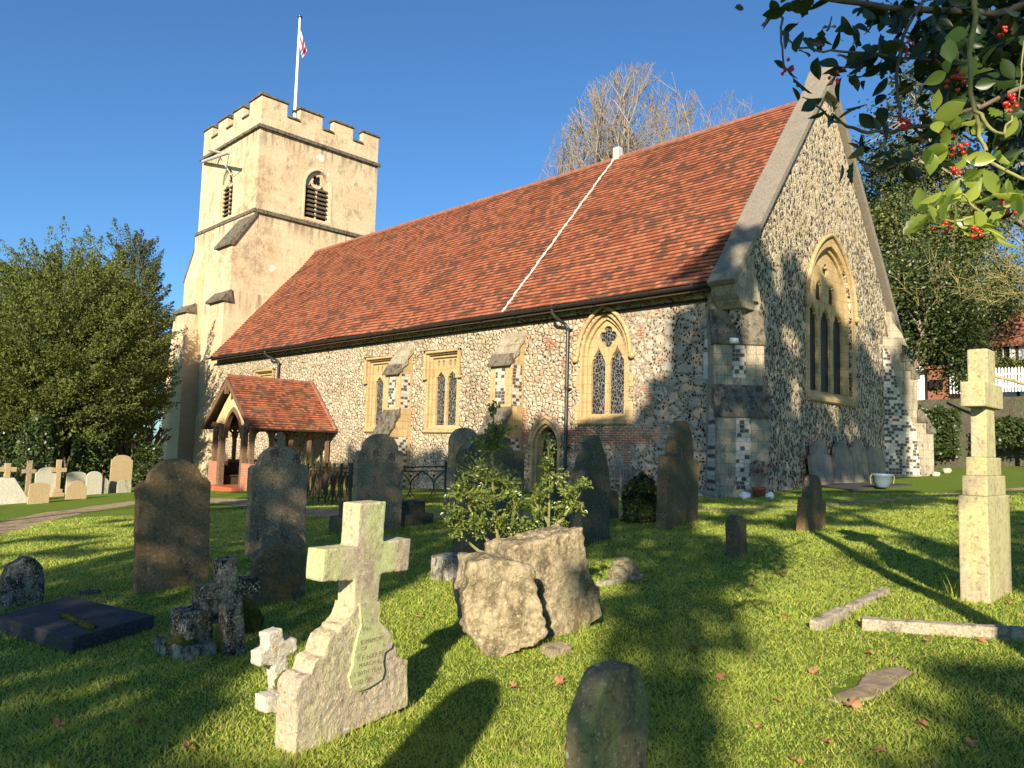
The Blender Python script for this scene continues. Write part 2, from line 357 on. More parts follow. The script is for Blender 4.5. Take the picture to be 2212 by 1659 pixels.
M['cap'] = stone('lichened_weathering_stone', (.12, .105, .08), (.21, .18, .13), lich=.3, lcol=(.36, .34, .28), dark=.48, dcol=(.045, .04, .03), bmp=.7)
M['coping'] = stone('grey_coping', (.19, .17, .135), (.27, .24, .19), lich=.2, lcol=(.42, .40, .33), dark=.36, dcol=(.10, .09, .07), bmp=.7)
M['glass'] = glassmat('leaded_glass', 9, (.045, .042, .035)); M['stained'] = glassmat('stained_glass', 10, (.17, .17, .155), stained=1)
M['iron'] = simple('black_iron', (.02, .019, .018), .5, .3, 20, .4); M['rust_iron'] = simple('rusty_iron', (.045, .022, .014), .8, .5, 30)
M['gutter'] = simple('painted_gutter', (.022, .022, .023), .35, .3, 10, .5)
M['wood'] = simple('weathered_oak', (.14, .085, .05), .85, .4, 12); M['dark_wood'] = simple('dark_oak', (.05, .032, .02), .8, .4, 12)
M['bench'] = simple('silvered_teak', (.20, .17, .15), .8, .3, 15)
M['louvre'] = simple('louvre_slate', (.10, .075, .055), .8, .4, 9)
M['lead'] = simple('lead_sheet', (.42, .41, .39), .6, .2, 10); M['mortar'] = simple('lime_mortar', (.55, .47, .40), .9, .3, 14)
M['ridge'] = simple('ridge_tile_clay', (.24, .10, .065), .9, .35, 6)
M['white'] = simple('white_paint', (.78, .77, .74), .5, .05, 5, bump=0); M['whitewall'] = simple('white_wall', (.74, .73, .70), .8, .06, 3)
M['terracotta'] = simple('terracotta', (.36, .10, .045), .7, .2, 12); M['greyplastic'] = simple('grey_plastic', (.45, .45, .44), .5, .05, 4, bump=0)
M['black'] = simple('dark_opening', (.006, .005, .005), .9, .1, 4, bump=0)
M['plaster'] = simple('ochre_plaster', (.52, .38, .20), .9, .15, 5)
def brickm():
    k = NM('red_brick', .9, .2); X = k.sep()
    b = k.n('ShaderNodeTexBrick', {'Vector': k.comb(k.math('ADD', X[0], X[1]), X[2], 0.), 'Scale': 1., 'Brick Width': .225, 'Row Height': .075, 'Mortar Size': .01, 'Color1': (.48, .14, .06, 1), 'Color2': (.33, .10, .05, 1), 'Mortar': (.38, .31, .24, 1)}).outputs['Color']
    k.col(k.mix(k.math('MULTIPLY', k.noise(3, 5), .5), b, (.2, .1, .06))); k.bump(k.noise(40), .3, .01); return k.m
M['brick'] = brickm()
def chequer():
    k = NM('knapped_flint_chequer', .7, .4); X = k.sep()
    h = k.math('ADD', X[0], k.math('ADD', X[1], k.math('MULTIPLY', k.noise(6, 2), .1))); z = k.math('ADD', X[2], k.math('MULTIPLY', k.noise(5, 2, .5, k.map(loc=(4, 4, 4))), .06))
    row = k.math('FLOOR', k.math('DIVIDE', z, .12)); off = k.math('MULTIPLY', k.white(k.comb(row, 3., 1.)), .8)
    cu = k.math('ADD', k.math('DIVIDE', h, .19), off); cell = k.comb(k.math('FLOOR', cu), row, 0.)
    w = k.white(cell); dk = k.math('LESS_THAN', w, .42)
    fx = k.math('FRACT', cu); fz = k.math('FRACT', k.math('DIVIDE', z, .12))
    mo = k.math('MAXIMUM', k.math('LESS_THAN', fx, .12), k.math('LESS_THAN', fz, .17))
    b = k.mix(dk, k.ramp(w, [(.4, (.45, .41, .33)), (1, (.6, .57, .5))]), (.03, .028, .03)); b = k.mix(mo, b, (.36, .31, .24))
    k.col(k.mix(k.math('MULTIPLY', k.noise(20, 4), .35), b, (.25, .2, .14))); k.bump(k.noise(20, 5), .6, .02); return k.m
M['chequer'] = chequer()
M['brick_shaded'] = simple('shaded_brick', (.19, .085, .05), .9, .3, 20, bump=.5)  # brick colour darkened to carry the part shade on the outbuilding
def grassm():
    k = NM('grass_ground', .95, .1)
    b = k.mix(k.noise(1.1, 6, .7), (.11, .20, .018), (.20, .28, .036)); b = k.mix(k.math('MULTIPLY', k.step(k.noise(16, 5, .7), .5, .7), .6), b, (.20, .20, .06))
    b = k.mix(k.math('MULTIPLY', k.step(k.noise(90, 3, .6), .5, .62), .6), b, (.025, .04, .008))
    b = k.mix(k.math('MULTIPLY', k.step(k.noise(.25, 3), .5, .7), .4), b, (.12, .13, .035))
    k.col(b); k.bump(k.math('ADD', k.noise(60, 4, .7), k.noise(9, 3)), .9, .05); return k.m
M['grass'] = grassm()
def gravelm():
    k = NM('gravel', .9, .2); v = k.vor(45, rnd=1.); r_ = k.sep(v.outputs['Color'])[0]
    b = k.ramp(r_, [(0, (.16, .11, .06)), (.5, (.38, .27, .16)), (1, (.5, .38, .26))]); b = k.mix(k.step(k.noise(2.5, 5, .7), .52, .66), b, (.10, .10, .03))
    k.col(b); k.bump(v.outputs['Distance'], .8, .02); return k.m
M['gravel'] = gravelm()
M['blade'] = leafmat('grass_blade', (.135, .235, .022), (.45, .49, .095), .35, .5, .25)
M['straw'] = leafmat('dry_grass_blade', (.26, .20, .08), (.42, .34, .16), .2, .7, .1)
M['yew'] = leafmat('yew_leaf', (.028, .05, .012), (.15, .17, .035), .15, .6, .25)
M['yew3'] = leafmat('far_yew_leaf', (.03, .045, .014), (.085, .085, .03), .1, .6, .25)
M['yew2'] = leafmat('yew_leaf_dark', (.022, .038, .014), (.055, .07, .022), .1, .6, .25)
M['evergreen'] = leafmat('evergreen_leaf', (.04, .065, .018), (.15, .17, .05), .15, .5, .3)
M['holly'] = leafmat('holly_leaf', (.010, .026, .007), (.032, .055, .014), .12, .38, .35)
M['holly_sunlit'] = leafmat('sunlit_holly_leaf', (.10, .16, .025), (.42, .48, .08), .5, .3, .5)  # same holly leaves, sunlight painted in as a brighter yellow-green
M['hollys'] = leafmat('sapling_holly_leaf', (.05, .09, .018), (.22, .26, .05), .22, .3, .6)
M['ivy'] = leafmat('ivy_leaf', (.02, .038, .01), (.055, .08, .02), .1, .4, .4)
M['strap'] = leafmat('strap_leaf', (.14, .17, .04), (.34, .32, .10), .3, .5, .3)
M['bark'] = simple('bark', (.13, .10, .07), .9, .4, 14); M['greybark'] = simple('pale_bark', (.22, .18, .13), .9, .3, 9)
M['twig'] = simple('twig_bark', (.27, .225, .165), .9, .3, 9, bump=0); M['greenbark'] = simple('green_holly_bark', (.20, .20, .07), .7, .3, 20)
M['willowtwig'] = simple('yellow_twig', (.30, .25, .11), .9, .3, 9, bump=0)
M['berry'] = simple('red_berry', (.55, .015, .008), .25, .15, 30, .6, bump=0)
M['moss'] = simple('moss', (.07, .075, .012), .95, .6, 30, bump=.8)
M['autumn'] = simple('autumn_leaf', (.30, .15, .07), .8, .4, 6); M['redleaf'] = leafmat('red_plant_leaf', (.10, .02, .015), (.22, .05, .03), .2)
M['letters'] = simple('incised_lettering', (.20, .19, .09), .9, .2, 10, bump=0)
M['bare'] = simple('trodden_stone', (.26, .20, .13), .95, .35, 8, bump=.6)

# ================================================================== THE GROUND
def build_ground():
    # one sheet to the horizon, finer near the camera
    def ax(c):
        r = [0]; st = .35
        while r[-1] < 400: r.append(r[-1] + st); st *= 1.045 if r[-1] < 30 else 1.12
        return np.array([-a for a in r[:0:-1]] + r) + c
    xs = ax(4.); ys = ax(-13.)
    V = [(x, y, gz(x, y)) for y in ys for x in xs]; nx = len(xs)
    i = np.arange((len(ys) - 1) * (nx - 1)); a = (i // (nx - 1)) * nx + i % (nx - 1)
    o = numesh('ground', V, np.stack([a, a + 1, a + nx + 1, a + nx], 1), M['grass'], smooth=True); tag(o, kind='structure')
build_ground()
def strip(pts, w, name, mat, dz=.012, seed=0):
    pts = [Vector(p) for p in pts]; P = []
    for i in range(len(pts) - 1):
        for k in range(14):
            t = k / 14; P.append(pts[i].lerp(pts[i + 1], t))
    P.append(pts[-1]); P = [sum((P[max(0, min(len(P) - 1, i + d))] for d in range(-5, 6)), Vector()) / 11 for i in range(len(P))]
    V = []; F = []
    for i, p in enumerate(P):
        t = (P[min(i + 1, len(P) - 1)] - P[max(i - 1, 0)]); t.z = 0; t.normalize(); s = Vector((-t.y, t.x, 0))
        for j in range(5):
            f = (j - 2) / 2; ww = w / 2 * (1 + .3 * noise.noise(Vector((i * .35, j * 9 + seed, 0))) * (abs(f) > .9))
            q = p + s * f * ww; V.append((q.x, q.y, gz(q.x, q.y) + dz * (1 if abs(f) < .9 else .3)))
        if i:
            for j in range(4): b = (i - 1) * 5 + j; F.append((b, b + 1, b + 6, b + 5))
    o = numesh(name, V, F, mat, smooth=True); tag(o, kind='structure'); return P
PATH1 = strip([G(-260, 1215), G(-60, 1160), G(60, 1124), G(180, 1102), G(290, 1084), G(400, 1078), G(480, 1080), G(560, 1090), G(690, 1109), G(820, 1112), G(960, 1112), G(1150, 1116), G(1400, 1108)], 1.25, 'path', M['gravel'])
PATH2 = strip([G(1400, 1108), G(1560, 1102), G(1740, 1093), G(1900, 1082), G(2060, 1068), G(2250, 1052), G(2500, 1035)], .55, 'path', M['gravel'], dz=.016, seed=5)

# ================================================================== THE CHURCH
def frame(o, ax):
    X, Y = {'S': (Vector((1, 0, 0)), Vector((0, 0, 1))), 'E': (Vector((0, 1, 0)), Vector((0, 0, 1)))}[ax]; Z = X.cross(Y); o = Vector(o)
    return Matrix(((X.x, Y.x, Z.x, o.x), (X.y, Y.y, Z.y, o.y), (X.z, Y.z, Z.z, o.z), (0, 0, 0, 1)))
def arcpts(cx, w, zs, za, n=10):
    r = w / 2; H = za - zs; Rr = (r * r + H * H) / (2 * r); c = r - Rr; a1 = math.atan2(H, -c)
    right = [(cx + c + Rr * math.cos(a1 * i / n), zs + Rr * math.sin(a1 * i / n)) for i in range(n + 1)]
    return right + [(2 * cx - x, z) for x, z in right[-2::-1]]
def arch(cx, w, z0, zs, za, n=10): return [(cx - w / 2, z0), (cx + w / 2, z0)] + arcpts(cx, w, zs, za, n)
def rect(x0, x1, z0, z1): return [(x0, z0), (x1, z0), (x1, z1), (x0, z1)]
def ogee(cx, w, z0, zs, za):     # cusped light head
    r = w / 2; L = [(cx - r, z0), (cx + r, z0)]
    prof = [(1, 0), (.98, .18), (.86, .36), (.62, .46), (.66, .55), (.42, .68), (.2, .82), (0, 1)]
    R_ = [(cx + r * a, zs + (za - zs) * b) for a, b in prof]
    return L + R_ + [(2 * cx - x, z) for x, z in R_[-2::-1]]
def foil(cx, cz, r, n=4, rot=0.):
    out = []
    for i in range(n * 8):
        a = 2 * math.pi * i / (n * 8) + rot; rr = r * (.62 + .38 * abs(math.cos(n * (a - rot) / 2)) ** .6); out.append((cx + rr * math.cos(a), cz + rr * math.sin(a)))
    return out
CH = root('church', (0, 0, 0), 'flint and stone parish church with battlemented tower and long red tiled roof', 'church')
def window(name, Mx, outer, mid, inner, holes, glass, parent, dressm, hood=None, sill=None, proud=.025, bars=0, loz=None):
    w = MB(); w.panel([outer, mid], Mx @ Matrix.Translation((0, 0, proud)), .20)
    w.panel([mid, inner], Mx @ Matrix.Translation((0, 0, -.10)), .20)
    fr = w.build(name, dressm, parent, bevel=.012, bseg=1)
    t = MB(); t.panel([inner] + holes, Mx @ Matrix.Translation((0, 0, -.2)), .14); t.build('tracery', dressm, fr, bevel=.02, bseg=1)
    g = MB(); g.panel([inner], Mx @ Matrix.Translation((0, 0, -.3)), .03); g.build('glass', glass, fr)
    if hood:
        h = MB(); h.tube([Mx @ Vector((a, b, .06)) for a, b in hood], .075, 8)
        for q in (hood[0], hood[-1]): h.sphere(Mx @ Vector((q[0], q[1], .08)), .12)
        h.build('hood_mould', dressm, fr, smooth=True)
    if sill:
        x0, x1, z0, z1 = sill; s = MB()
        vs = [Mx @ Vector(q) for q in ((x0, z0, .06), (x1, z0, .06), (x1, z1 - .12, .12), (x0, z1 - .12, .12), (x0, z1 + .12, -.25), (x1, z1 + .12, -.25), (x1, z0, -.3), (x0, z0, -.3), (x0, z0 + .05, .12), (x1, z0 + .05, .12))]
        s.add(vs, [(0, 1, 9, 8), (8, 9, 2, 3), (3, 2, 5, 4), (4, 5, 6, 7), (7, 6, 1, 0), (0, 8, 3, 4, 7), (1, 6, 5, 2, 9)]); s.build('sill', dressm, fr)
    return fr
S0 = frame((0, 0, 0), 'S')
L = 34.12
sholes = []
def sqwin(cx, z0=1.92, z1=4.93, wd=1.86):
    outer = rect(cx - wd / 2 - .16, cx + wd / 2 + .16, z0 - .2, z1 + .1); mid = rect(cx - wd / 2, cx + wd / 2, z0, z1); inner = rect(cx - wd / 2 + .1, cx + wd / 2 - .1, z0 + .05, z1 - .12)
    lw = .58; hs = []
    for s in (-1, 1):
        lx = cx + s * .36; hs.append(ogee(lx, lw, z0 + .1, z1 - 1.05, z1 - .68))
        for q in (-1, 1): hs.append([(lx + q * .15 - .07, z1 - .42), (lx + q * .15, z1 - .6), (lx + q * .15 + .07, z1 - .42), (lx + q * .15 + .06, z1 - .22), (lx + q * .15 - .06, z1 - .22)])
    f = window('window', S0, outer, mid, inner, hs, M['stained'], CH, M['dress'], sill=(cx - wd / 2 - .12, cx + wd / 2 + .12, z0 - .22, z0))
    h = MB(); a, b = cx - wd / 2 - .14, cx + wd / 2 + .14; zt = z1 + .12
    for p, q in (((a, zt), (b, zt)), ((a, zt), (a, zt - 1.05)), ((b, zt), (b, zt - 1.05))):
        x0, x1 = min(p[0], q[0]) - .06, max(p[0], q[0]) + .06; y0, y1 = min(p[1], q[1]) - .06, max(p[1], q[1]) + .06; h.box((x0, -.14, y0), (x1, -.02, y1))
    for x in (a, b): h.box((x - .14, -.16, zt - 1.15), (x + .14, -.02, zt - 1.05))
    h.build('label_mould', M['dress'], f, bevel=.02, bseg=1)
    sholes.append(rect(cx - wd / 2 - .1, cx + wd / 2 + .1, z0 - .1, z1 + .05))
sqwin(-28.15); sqwin(-17.25); sqwin(-12.92)
# two-light pointed window
cx = -4.64
window('window', S0, [(cx - 1.2, 2.05), (cx + 1.2, 2.05), (cx + 1.2, 2.75), (cx + 1.02, 2.75), (cx + 1.02, 3.25), (cx + 1.2, 3.25), (cx + 1.2, 3.7), (cx + 1.02, 3.7)] + arcpts(cx, 2.04, 4.3, 5.84) + [(cx - 1.02, 3.9), (cx - 1.16, 3.9), (cx - 1.16, 3.2), (cx - 1.02, 3.2), (cx - 1.02, 2.7), (cx - 1.2, 2.7)],
       arch(cx, 1.86, 2.2, 4.3, 5.72), arch(cx, 1.62, 2.3, 4.3, 5.55),
       [ogee(cx - .39, .6, 2.34, 3.95, 4.66), ogee(cx + .39, .6, 2.34, 3.95, 4.66), foil(cx, 4.98, .36, 4, math.pi / 2), ], M['stained'], CH, M['dress'],
       hood=[(cx - 1.17, 4.25)] + arcpts(cx, 2.2, 4.35, 5.98)[::-1] + [(cx + 1.17, 4.25)], sill=(cx - 1.0, cx + 1.0, 2.02, 2.28))
sholes.append(arch(cx, 1.95, 2.1, 4.3, 5.78))
# priest's door
cx = -7.16
d = MB(); d.panel([arch(cx, 1.46, -.5, 1.28, 2.26), arch(cx, 1.16, -.5, 1.28, 2.08)], S0 @ Matrix.Translation((0, 0, .04)), .25)
d.panel([arch(cx, 1.16, -.5, 1.28, 2.08), arch(cx, .98, -.5, 1.28, 1.98)], S0 @ Matrix.Translation((0, 0, -.08)), .4)
dr = d.build('doorway', M['dress'], CH, bevel=.02, bseg=1)
h = MB(); h.tube([Vector((a, -.05, b)) for a, b in arcpts(cx, 1.5, 1.28, 2.3)], .06); h.build('hood_mould', M['dress'], dr, smooth=True)
d = MB(); d.panel([arch(cx, 1.0, -.5, 1.28, 1.99)], S0 @ Matrix.Translation((0, 0, -.42)), .06); 
for i in range(5): d.box((cx - .45 + i * .2, .41, -.4), (cx - .44 + i * .2, .425, 1.5))
dd = d.build('door', M['dark_wood'], dr)
h = MB(); h.tube([(cx + .3, .38, .6), (cx + .3, .36, .75)], .03); h.box((cx - .5, .395, .2), (cx + .3, .418, .27)); h.box((cx - .5, .395, 1.1), (cx + .3, .418, 1.17)); h.build('hinge', M['iron'], dr)
sholes.append([(a, max(b, -.45)) for a, b in arch(cx, 1.35, -.45, 1.28, 2.2)])
w = MB(); w.panel([[(-L, -2.6), (-.02, -.7), (-.02, 6.3), (-L, 6.3)]] + sholes, S0, .5)
SW = w.build('south_wall', M['south'], CH)
pl = MB(); pl.prism([(-L + .5, -.02, -2.2), (-L + .5, -.10, -1.9), (-L + .5, -.10, -.35 - .6), (-L + .5, -.02, -.85)], (L - 9.2, 0, 0))
# east gable wall
E0 = frame((.25, 0, 0), 'E'); gc = 6.15
ecx = 6.42
eh = arch(ecx, 3.55, 3.2, 6.3, 8.55, 14)
w = MB(); w.panel([[(-.02, -.8), (12.25, -.2), (12.25, 6.5), (gc, 14.35), (-.02, 6.5)], eh], E0, .65); w.build('east_wall', M['east'], CH)
ho = []
for i in range(3):
    lx = ecx - 1.06 + i * 1.06; ho.append(ogee(lx, .82, 3.4, 5.75, 6.4))
for s in (-1, 1): ho.append(ogee(ecx + s * .53, .5, 6.55, 6.95, 7.35)); ho.append(ogee(ecx + s * .53, .12, 6.0, 6.2, 6.4))
ho.append(foil(ecx, 7.68, .24))
window('window', E0, arch(ecx, 4.16, 3.05, 6.3, 8.9, 14), arch(ecx, 3.6, 3.2, 6.3, 8.5, 14), arch(ecx, 3.42, 3.3, 6.3, 8.35, 14), ho, M['glass'], CH, M['dress'],
       hood=arcpts(ecx, 4.15, 6.2, 8.92, 14), sill=(ecx - 2.0, ecx + 2.0, 3.0, 3.3), proud=.03)
# copings and kneelers
def slope_box(y0, z0, y1, z1, xa, xb, th, name, mat, par, bev=.03):
    d = Vector((0, y1 - y0, z1 - z0)).normalized(); nrm = Vector((0, -d.z, d.y)) if y1 > y0 else Vector((0, d.z, -d.y))
    m = MB(); p = [Vector((xa, y0, z0)), Vector((xa, y1, z1)), Vector((xa, y1, z1)) + nrm * th, Vector((xa, y0, z0)) + nrm * th]
    m.prism(p, (xb - xa, 0, 0)); return m.build(name, mat, par, bevel=bev)
cs = slope_box(-.62, 5.95, gc, 14.42, -.38, .48, .2, 'coping', M['coping'], CH)
slope_box(12.92, 5.95, gc, 14.42, -.38, .48, .2, 'coping', M['coping'], CH)
m = MB(); m.prism([(-.39, gc - .5, 13.8), (-.39, gc + .5, 13.8), (-.39, gc + .36, 14.42), (-.39, gc, 14.98), (-.39, gc - .36, 14.42)], (.89, 0, 0)); m.build('apex_stone', M['coping'], CH, bevel=.04)
for s, y in ((1, 0), (-1, 12.3)):
    m = MB()
    m.prism([(-.36, y - .58 * s, 6.0), (-.36, y - .5 * s, 5.7), (-.36, y - .15 * s, 5.35), (-.36, y + .5 * s, 5.35), (-.36, y + .5 * s, 7.0), (-.36, y + .2 * s, 6.9)], (.8, 0, 0)); m.build('kneeler', M['grey_dress'], CH, bevel=.03)
# main roof: real stepped tile courses with a little sag
def roof_slope(name, x0, x1, eave, ridge, mat, par, gauge=.2, th=.05, sag=.10):
    ey, ez = eave; ry, rz = ridge; Ls = math.hypot(ry - ey, rz - ez); n = int(Ls / gauge); d = Vector((0, (ry - ey) / Ls, (rz - ez) / Ls)); nr = Vector((0, -d.z, d.y)) if ry > ey else Vector((0, d.z, -d.y))
    xs = np.linspace(x0, x1, max(2, int((x1 - x0) / .5))); V = []; F = []; UV = []
    def pt(x, s, o):
        wob = noise.noise(Vector((x * .22, s * .4, 2))) * sag + noise.noise(Vector((x * 1.5, s * 1.7, 5))) * .012
        return Vector((x, ey, ez)) + d * s + nr * (o + wob)
    for r_ in range(n + 1):
        s0 = r_ * gauge; s1 = min((r_ + 1) * gauge, Ls); b = len(V)
        for x in xs:
            wv = .006 * noise.noise(Vector((x * 3, r_ * 7, 0)))
            V += [pt(x, s0, 0), pt(x, s0, th + wv), pt(x, s1 + .01, .004)]; UV += [(x, s0 + .001), (x, s0 + .002), (x, s1 - .001)]
        for i in range(len(xs) - 1):
            a = b + i * 3; F += [(a, a + 3, a + 4, a + 1), (a + 1, a + 4, a + 5, a + 2)]
    o = numesh(name, [tuple(v) for v in V], F, mat, par); me = o.data; ul = me.uv_layers.new(name='uv'); idx = np.zeros(len(me.loops), np.int32); me.loops.foreach_get('vertex_index', idx)
    ul.data.foreach_set('uv', np.array(UV, np.float32)[idx].ravel()); return o
rs = roof_slope('roof', -L, -.36, (-.52, 6.13), (6.12, 13.93), M['roof'], CH)
rn = roof_slope('roof', -L, -.36, (12.6, 6.28), (6.12, 13.93), M['roof'], CH)
m = MB()
for i in range(112):
    x = -L + i * .3; a = .14; m.tube([(x, 6.12, 13.90 + noise.noise(Vector((x * .2, 0, 0))) * .03), (x + .297, 6.12, 13.90)], .13, 10)
m.build('ridge_tiles', M['ridge'], rs, smooth=False)
m = MB()     # mortar and lead line that parts nave and chancel
pts = []
for i in range(60):
    t = i / 59; pts.append(Vector((-8.98 + .015 * math.sin(i * 1.7) + .02 * math.sin(i * .6), -.52 + 6.6 * t, 6.13 + 7.8 * t)) + Vector((0, -.763, .646)) * .05)
m.tube(pts, [.045 + .018 * math.sin(i * 2.3) for i in range(60)], 6); m.build('flashing', M['mortar'], rs)
m = MB(); m.box((-9.05, 5.98, 13.85), (-8.73, 6.28, 14.42)); m.build('ridge_vent', M['lead'], rs, bevel=.02)
m = MB(); m.prism([(-.4, -.1, 5.7), (-.4, .5, 6.3), (-.4, .5, 5.7)], (-L + .4, 0, 0)); m.box((-L, -.50, 5.9), (-.4, -.44, 6.14)); m.box((-L, -.44, 6.0), (-.4, -.02, 6.04)); m.build('eaves_board', M['dark_wood'], CH)
# gutter, with brackets and joints
m = MB(); GY = -.58; GZ = 6.07
prof = [(math.cos(a) * .085, math.sin(a) * .085) for a in [math.pi + math.pi * i / 8 for i in range(9)]] + [(.07, 0), *[(math.cos(a) * .07, math.sin(a) * .07) for a in [2 * math.pi - math.pi * i / 8 for i in range(9)]][1:8], (-.07, 0)]
m.prism([Vector((-L - .35, GY + a, GZ + b)) for a, b in prof], (L - .1, 0, 0))
for i in range(19): x = -L + .2 + i * 1.83; m.tube([(x, GY, GZ - .005), (x + .09, GY, GZ - .005)], .098, 10)
for i in range(36): x = -L + i * .93; m.box((x, GY - .09, GZ - .02), (x + .03, -.42, GZ + .03))
m.build('gutter', M['gutter'], CH)
def downpipe(x, zb, swan=.35):
    m = MB(); m.tube([(x - swan, -.58, 6.0), (x - swan, -.58, 5.85), (x - swan * .75, -.5, 5.7), (x - .08, -.2, 5.5), (x, -.14, 5.35), (x, -.14, zb)], .06, 10)
    for z in (5.25, 3.2, 1.2): m.tube([(x, -.14, z), (x, -.14, z + .12)], .078, 10); m.box((x - .11, -.10, z + .03), (x + .11, -.0, z + .09))
    return m.build('downpipe', M['gutter'], CH, smooth=False)
downpipe(-6.12, -.2); downpipe(-26.45, 3.3, .7)
# nave buttresses with sloped weatherings
def buttress(x0, x1):
    xm = (x0 + x1) / 2
    m = MB(); m.prism([(x0, .0, -1.4), (x0, -1.05, -1.4), (x0, -1.05, 1.2), (x0, -1.05, 1.62), (x0, -.66, 2.55), (x0, -.66, 4.22), (x0, .0, 5.2)], (x1 - x0, 0, 0))
    o = m.build('buttress', M['dress'], CH, bevel=.015, bseg=1)
    c = MB()
    c.prism([(x0 - .04, .02, 5.50), (x0 - .04, .02, 5.18), (x0 - .04, -.36, 4.72), (x0 - .04, -.36, 4.86)], (x1 - x0 + .08, 0, 0))
    c.prism([(x0 - .05, -.30, 4.96), (x0 - .05, -.30, 4.60), (x0 - .05, -.60, 4.38), (x0 - .05, -.60, 4.52)], (x1 - x0 + .1, 0, 0)); c.build('weathering', M['grey_dress'], o, bevel=.012, bseg=1)
    c = MB(); c.prism([(x0 - .04, -.55, 4.62), (x0 - .04, -.55, 4.28), (x0 - .04, -.82, 4.12), (x0 - .04, -.82, 4.20)], (x1 - x0 + .08, 0, 0))
    c.prism([(x0 - .05, -.62, 2.75), (x0 - .05, -.62, 2.4), (x0 - .05, -.92, 2.02), (x0 - .05, -.92, 2.12)], (x1 - x0 + .1, 0, 0)); c.prism([(x0 - .05, -.85, 2.22), (x0 - .05, -.85, 1.95), (x0 - .05, -1.2, 1.55), (x0 - .05, -1.2, 1.65)], (x1 - x0 + .1, 0, 0)); c.build('weathering', M['cap'], o, bevel=.012, bseg=1)
    p = MB(); p.box((xm - .25, -.668, 2.75), (xm + .25, -.5, 4.1)); p.box((xm - .25, -1.056, -.8), (xm + .25, -.9, 1.45)); p.box((x1 - .1, -.58, 2.7), (x1 + .006, -.12, 4.2)); p.box((x1 - .1, -.98, -.8), (x1 + .006, -.15, 1.5)); p.build('flint_panel', M['chequer'], o)
buttress(-15.98, -14.92); buttress(-9.4, -8.3)
# diagonal buttresses of the east gable
def diag(cx, cy, ang, base, sidepan, sx):
    Mx = Matrix.Translation((cx, cy, 0)) @ Matrix.Rotation(ang, 4, 'Z') @ Matrix.Diagonal((sx, 1, 1, 1))   # local +x = outward, y = across
    hw = .72; m = MB()
    P = [(-.6, -1.), (2.0, -1.), (2.0, 2.3), (1.35, 3.0), (1.35, 4.4), (.72, 5.15), (.72, 5.95), (-.6, 5.95)]
    m.prism([Mx @ Vector((a, -hw, z)) for a, z in P], Mx.to_3x3() @ Vector((0, 2 * hw, 0))); o = m.build('buttress', M['grey_dress'], CH, bevel=.02, bseg=1)
    c = MB()
    for (a0, z0, a1, z1) in ((2.09, 2.2, 1.80, 2.58), (1.84, 2.60, 1.42, 3.06), (1.45, 4.3, 1.18, 4.62), (1.20, 4.64, .96, 4.96), (.98, 4.98, .76, 5.28)):
        c.prism([Mx @ Vector(q) for q in ((a0, -hw - .05, z0), (a0, -hw - .05, z0 + .1), (a1, -hw - .05, z1 + .1), (a1 - .12, -hw - .05, z1), (a1 - .12, -hw - .05, z0))], Mx.to_3x3() @ Vector((0, 2 * hw + .1, 0)))
    c.build('weathering', M['cap'], o, bevel=.012, bseg=1)
    p = MB(); p.box((1.9, -.2, base + .2), (2.008, .2, 2.2), Mx); p.box((1.3, -.19, 3.35), (1.356, .19, 4.3), Mx)
    if sidepan: p.prism([Mx @ Vector(q) for q in ((-.1, -hw - .006, base + .1), (1.45, -hw - .006, base + .1), (1.25, -hw - .006, 2.3), (.6, -hw - .006, 3.6), (.15, -hw - .006, 5.4), (-.1, -hw - .006, 5.6))], Mx.to_3x3() @ Vector((0, .1, 0)))
    else: p.prism([Mx @ Vector(q) for q in ((.2, -hw - .006, base), (1.7, -hw - .006, base), (1.6, -hw - .006, 2.3), (.6, -hw - .006, 2.6))], Mx.to_3x3() @ Vector((0, .1, 0)))
    p.build('flint_panel', M['chequer'], o)
    c = MB(); c.prism([Mx @ Vector(q) for q in ((.2, -hw * .9, 5.8), (1.0, -hw * .9, 5.6), (.75, -hw * .9, 6.1), (.3, -hw * .9, 6.7), (0, -hw * .9, 6.8))], Mx.to_3x3() @ Vector((0, 1.8 * hw, 0))); c.build('gablet', M['grey_dress'], o, bevel=.02)
    b = MB(); b.box((-.5, -hw - .05, -1), (2.08, hw + .05, base + .12), Mx); b.build('plinth', M['grey_dress'], o, bevel=.06)
    return o
diag(-.30, .50, R(-45), 0.02, False, .60); diag(-.2, 11.95, R(45), .45, True, .92)
m = MB(); m.box((-.75, -.06, 3.0), (-.62, .0, 4.3)); m.box((-.85, -.12, 3.35), (-.63, -.0, 4.15)); m.box((-.83, -.1, 4.3), (-.66, 0, 4.55)); m.build('electric_box', M['greyplastic'], CH, bevel=.01)
m = MB(); m.tube([(-.66, -.03, 3.3), (-.66, -.03, .95), (-1.5, -.03, .93)], .022, 6); m.build('cable', M['iron'], CH)
# ---- tower
TX0, TX1, TY0, TY1 = -42.9, -34.12, 1.755, 10.8
T_S = frame((0, TY0, 0), 'S'); T_E = frame((TX1, 0, 0), 'E')
bw = lambda c: arch(c, 2.0, 16.1, 18.4, 19.6)
m = MB(); m.panel([rect(TX0, TX1 - .601, 15.6, 21.3), bw((TX0 + TX1) / 2)], T_S, .6); m.panel([rect(TY0, TY1, 15.6, 21.3), bw(6.1)], T_E, .6)
m.box((TX0, TY1 - .5, 15.6), (TX1 - .002, TY1 - .001, 21.3)); m.box((TX0 + .001, TY0 + .01, 15.6), (TX0 + .5, TY1 - .002, 21.3))
m.box((TX0 - .12, TY0 - .12, -3), (TX1 + .05, TY1 + .1, 15.6)); m.box((TX0 + .55, TY0 + .7, 15.6), (TX1 - .7, TY1 - .5, 21.2))
TW = m.build('tower_wall', M['tower'], CH)
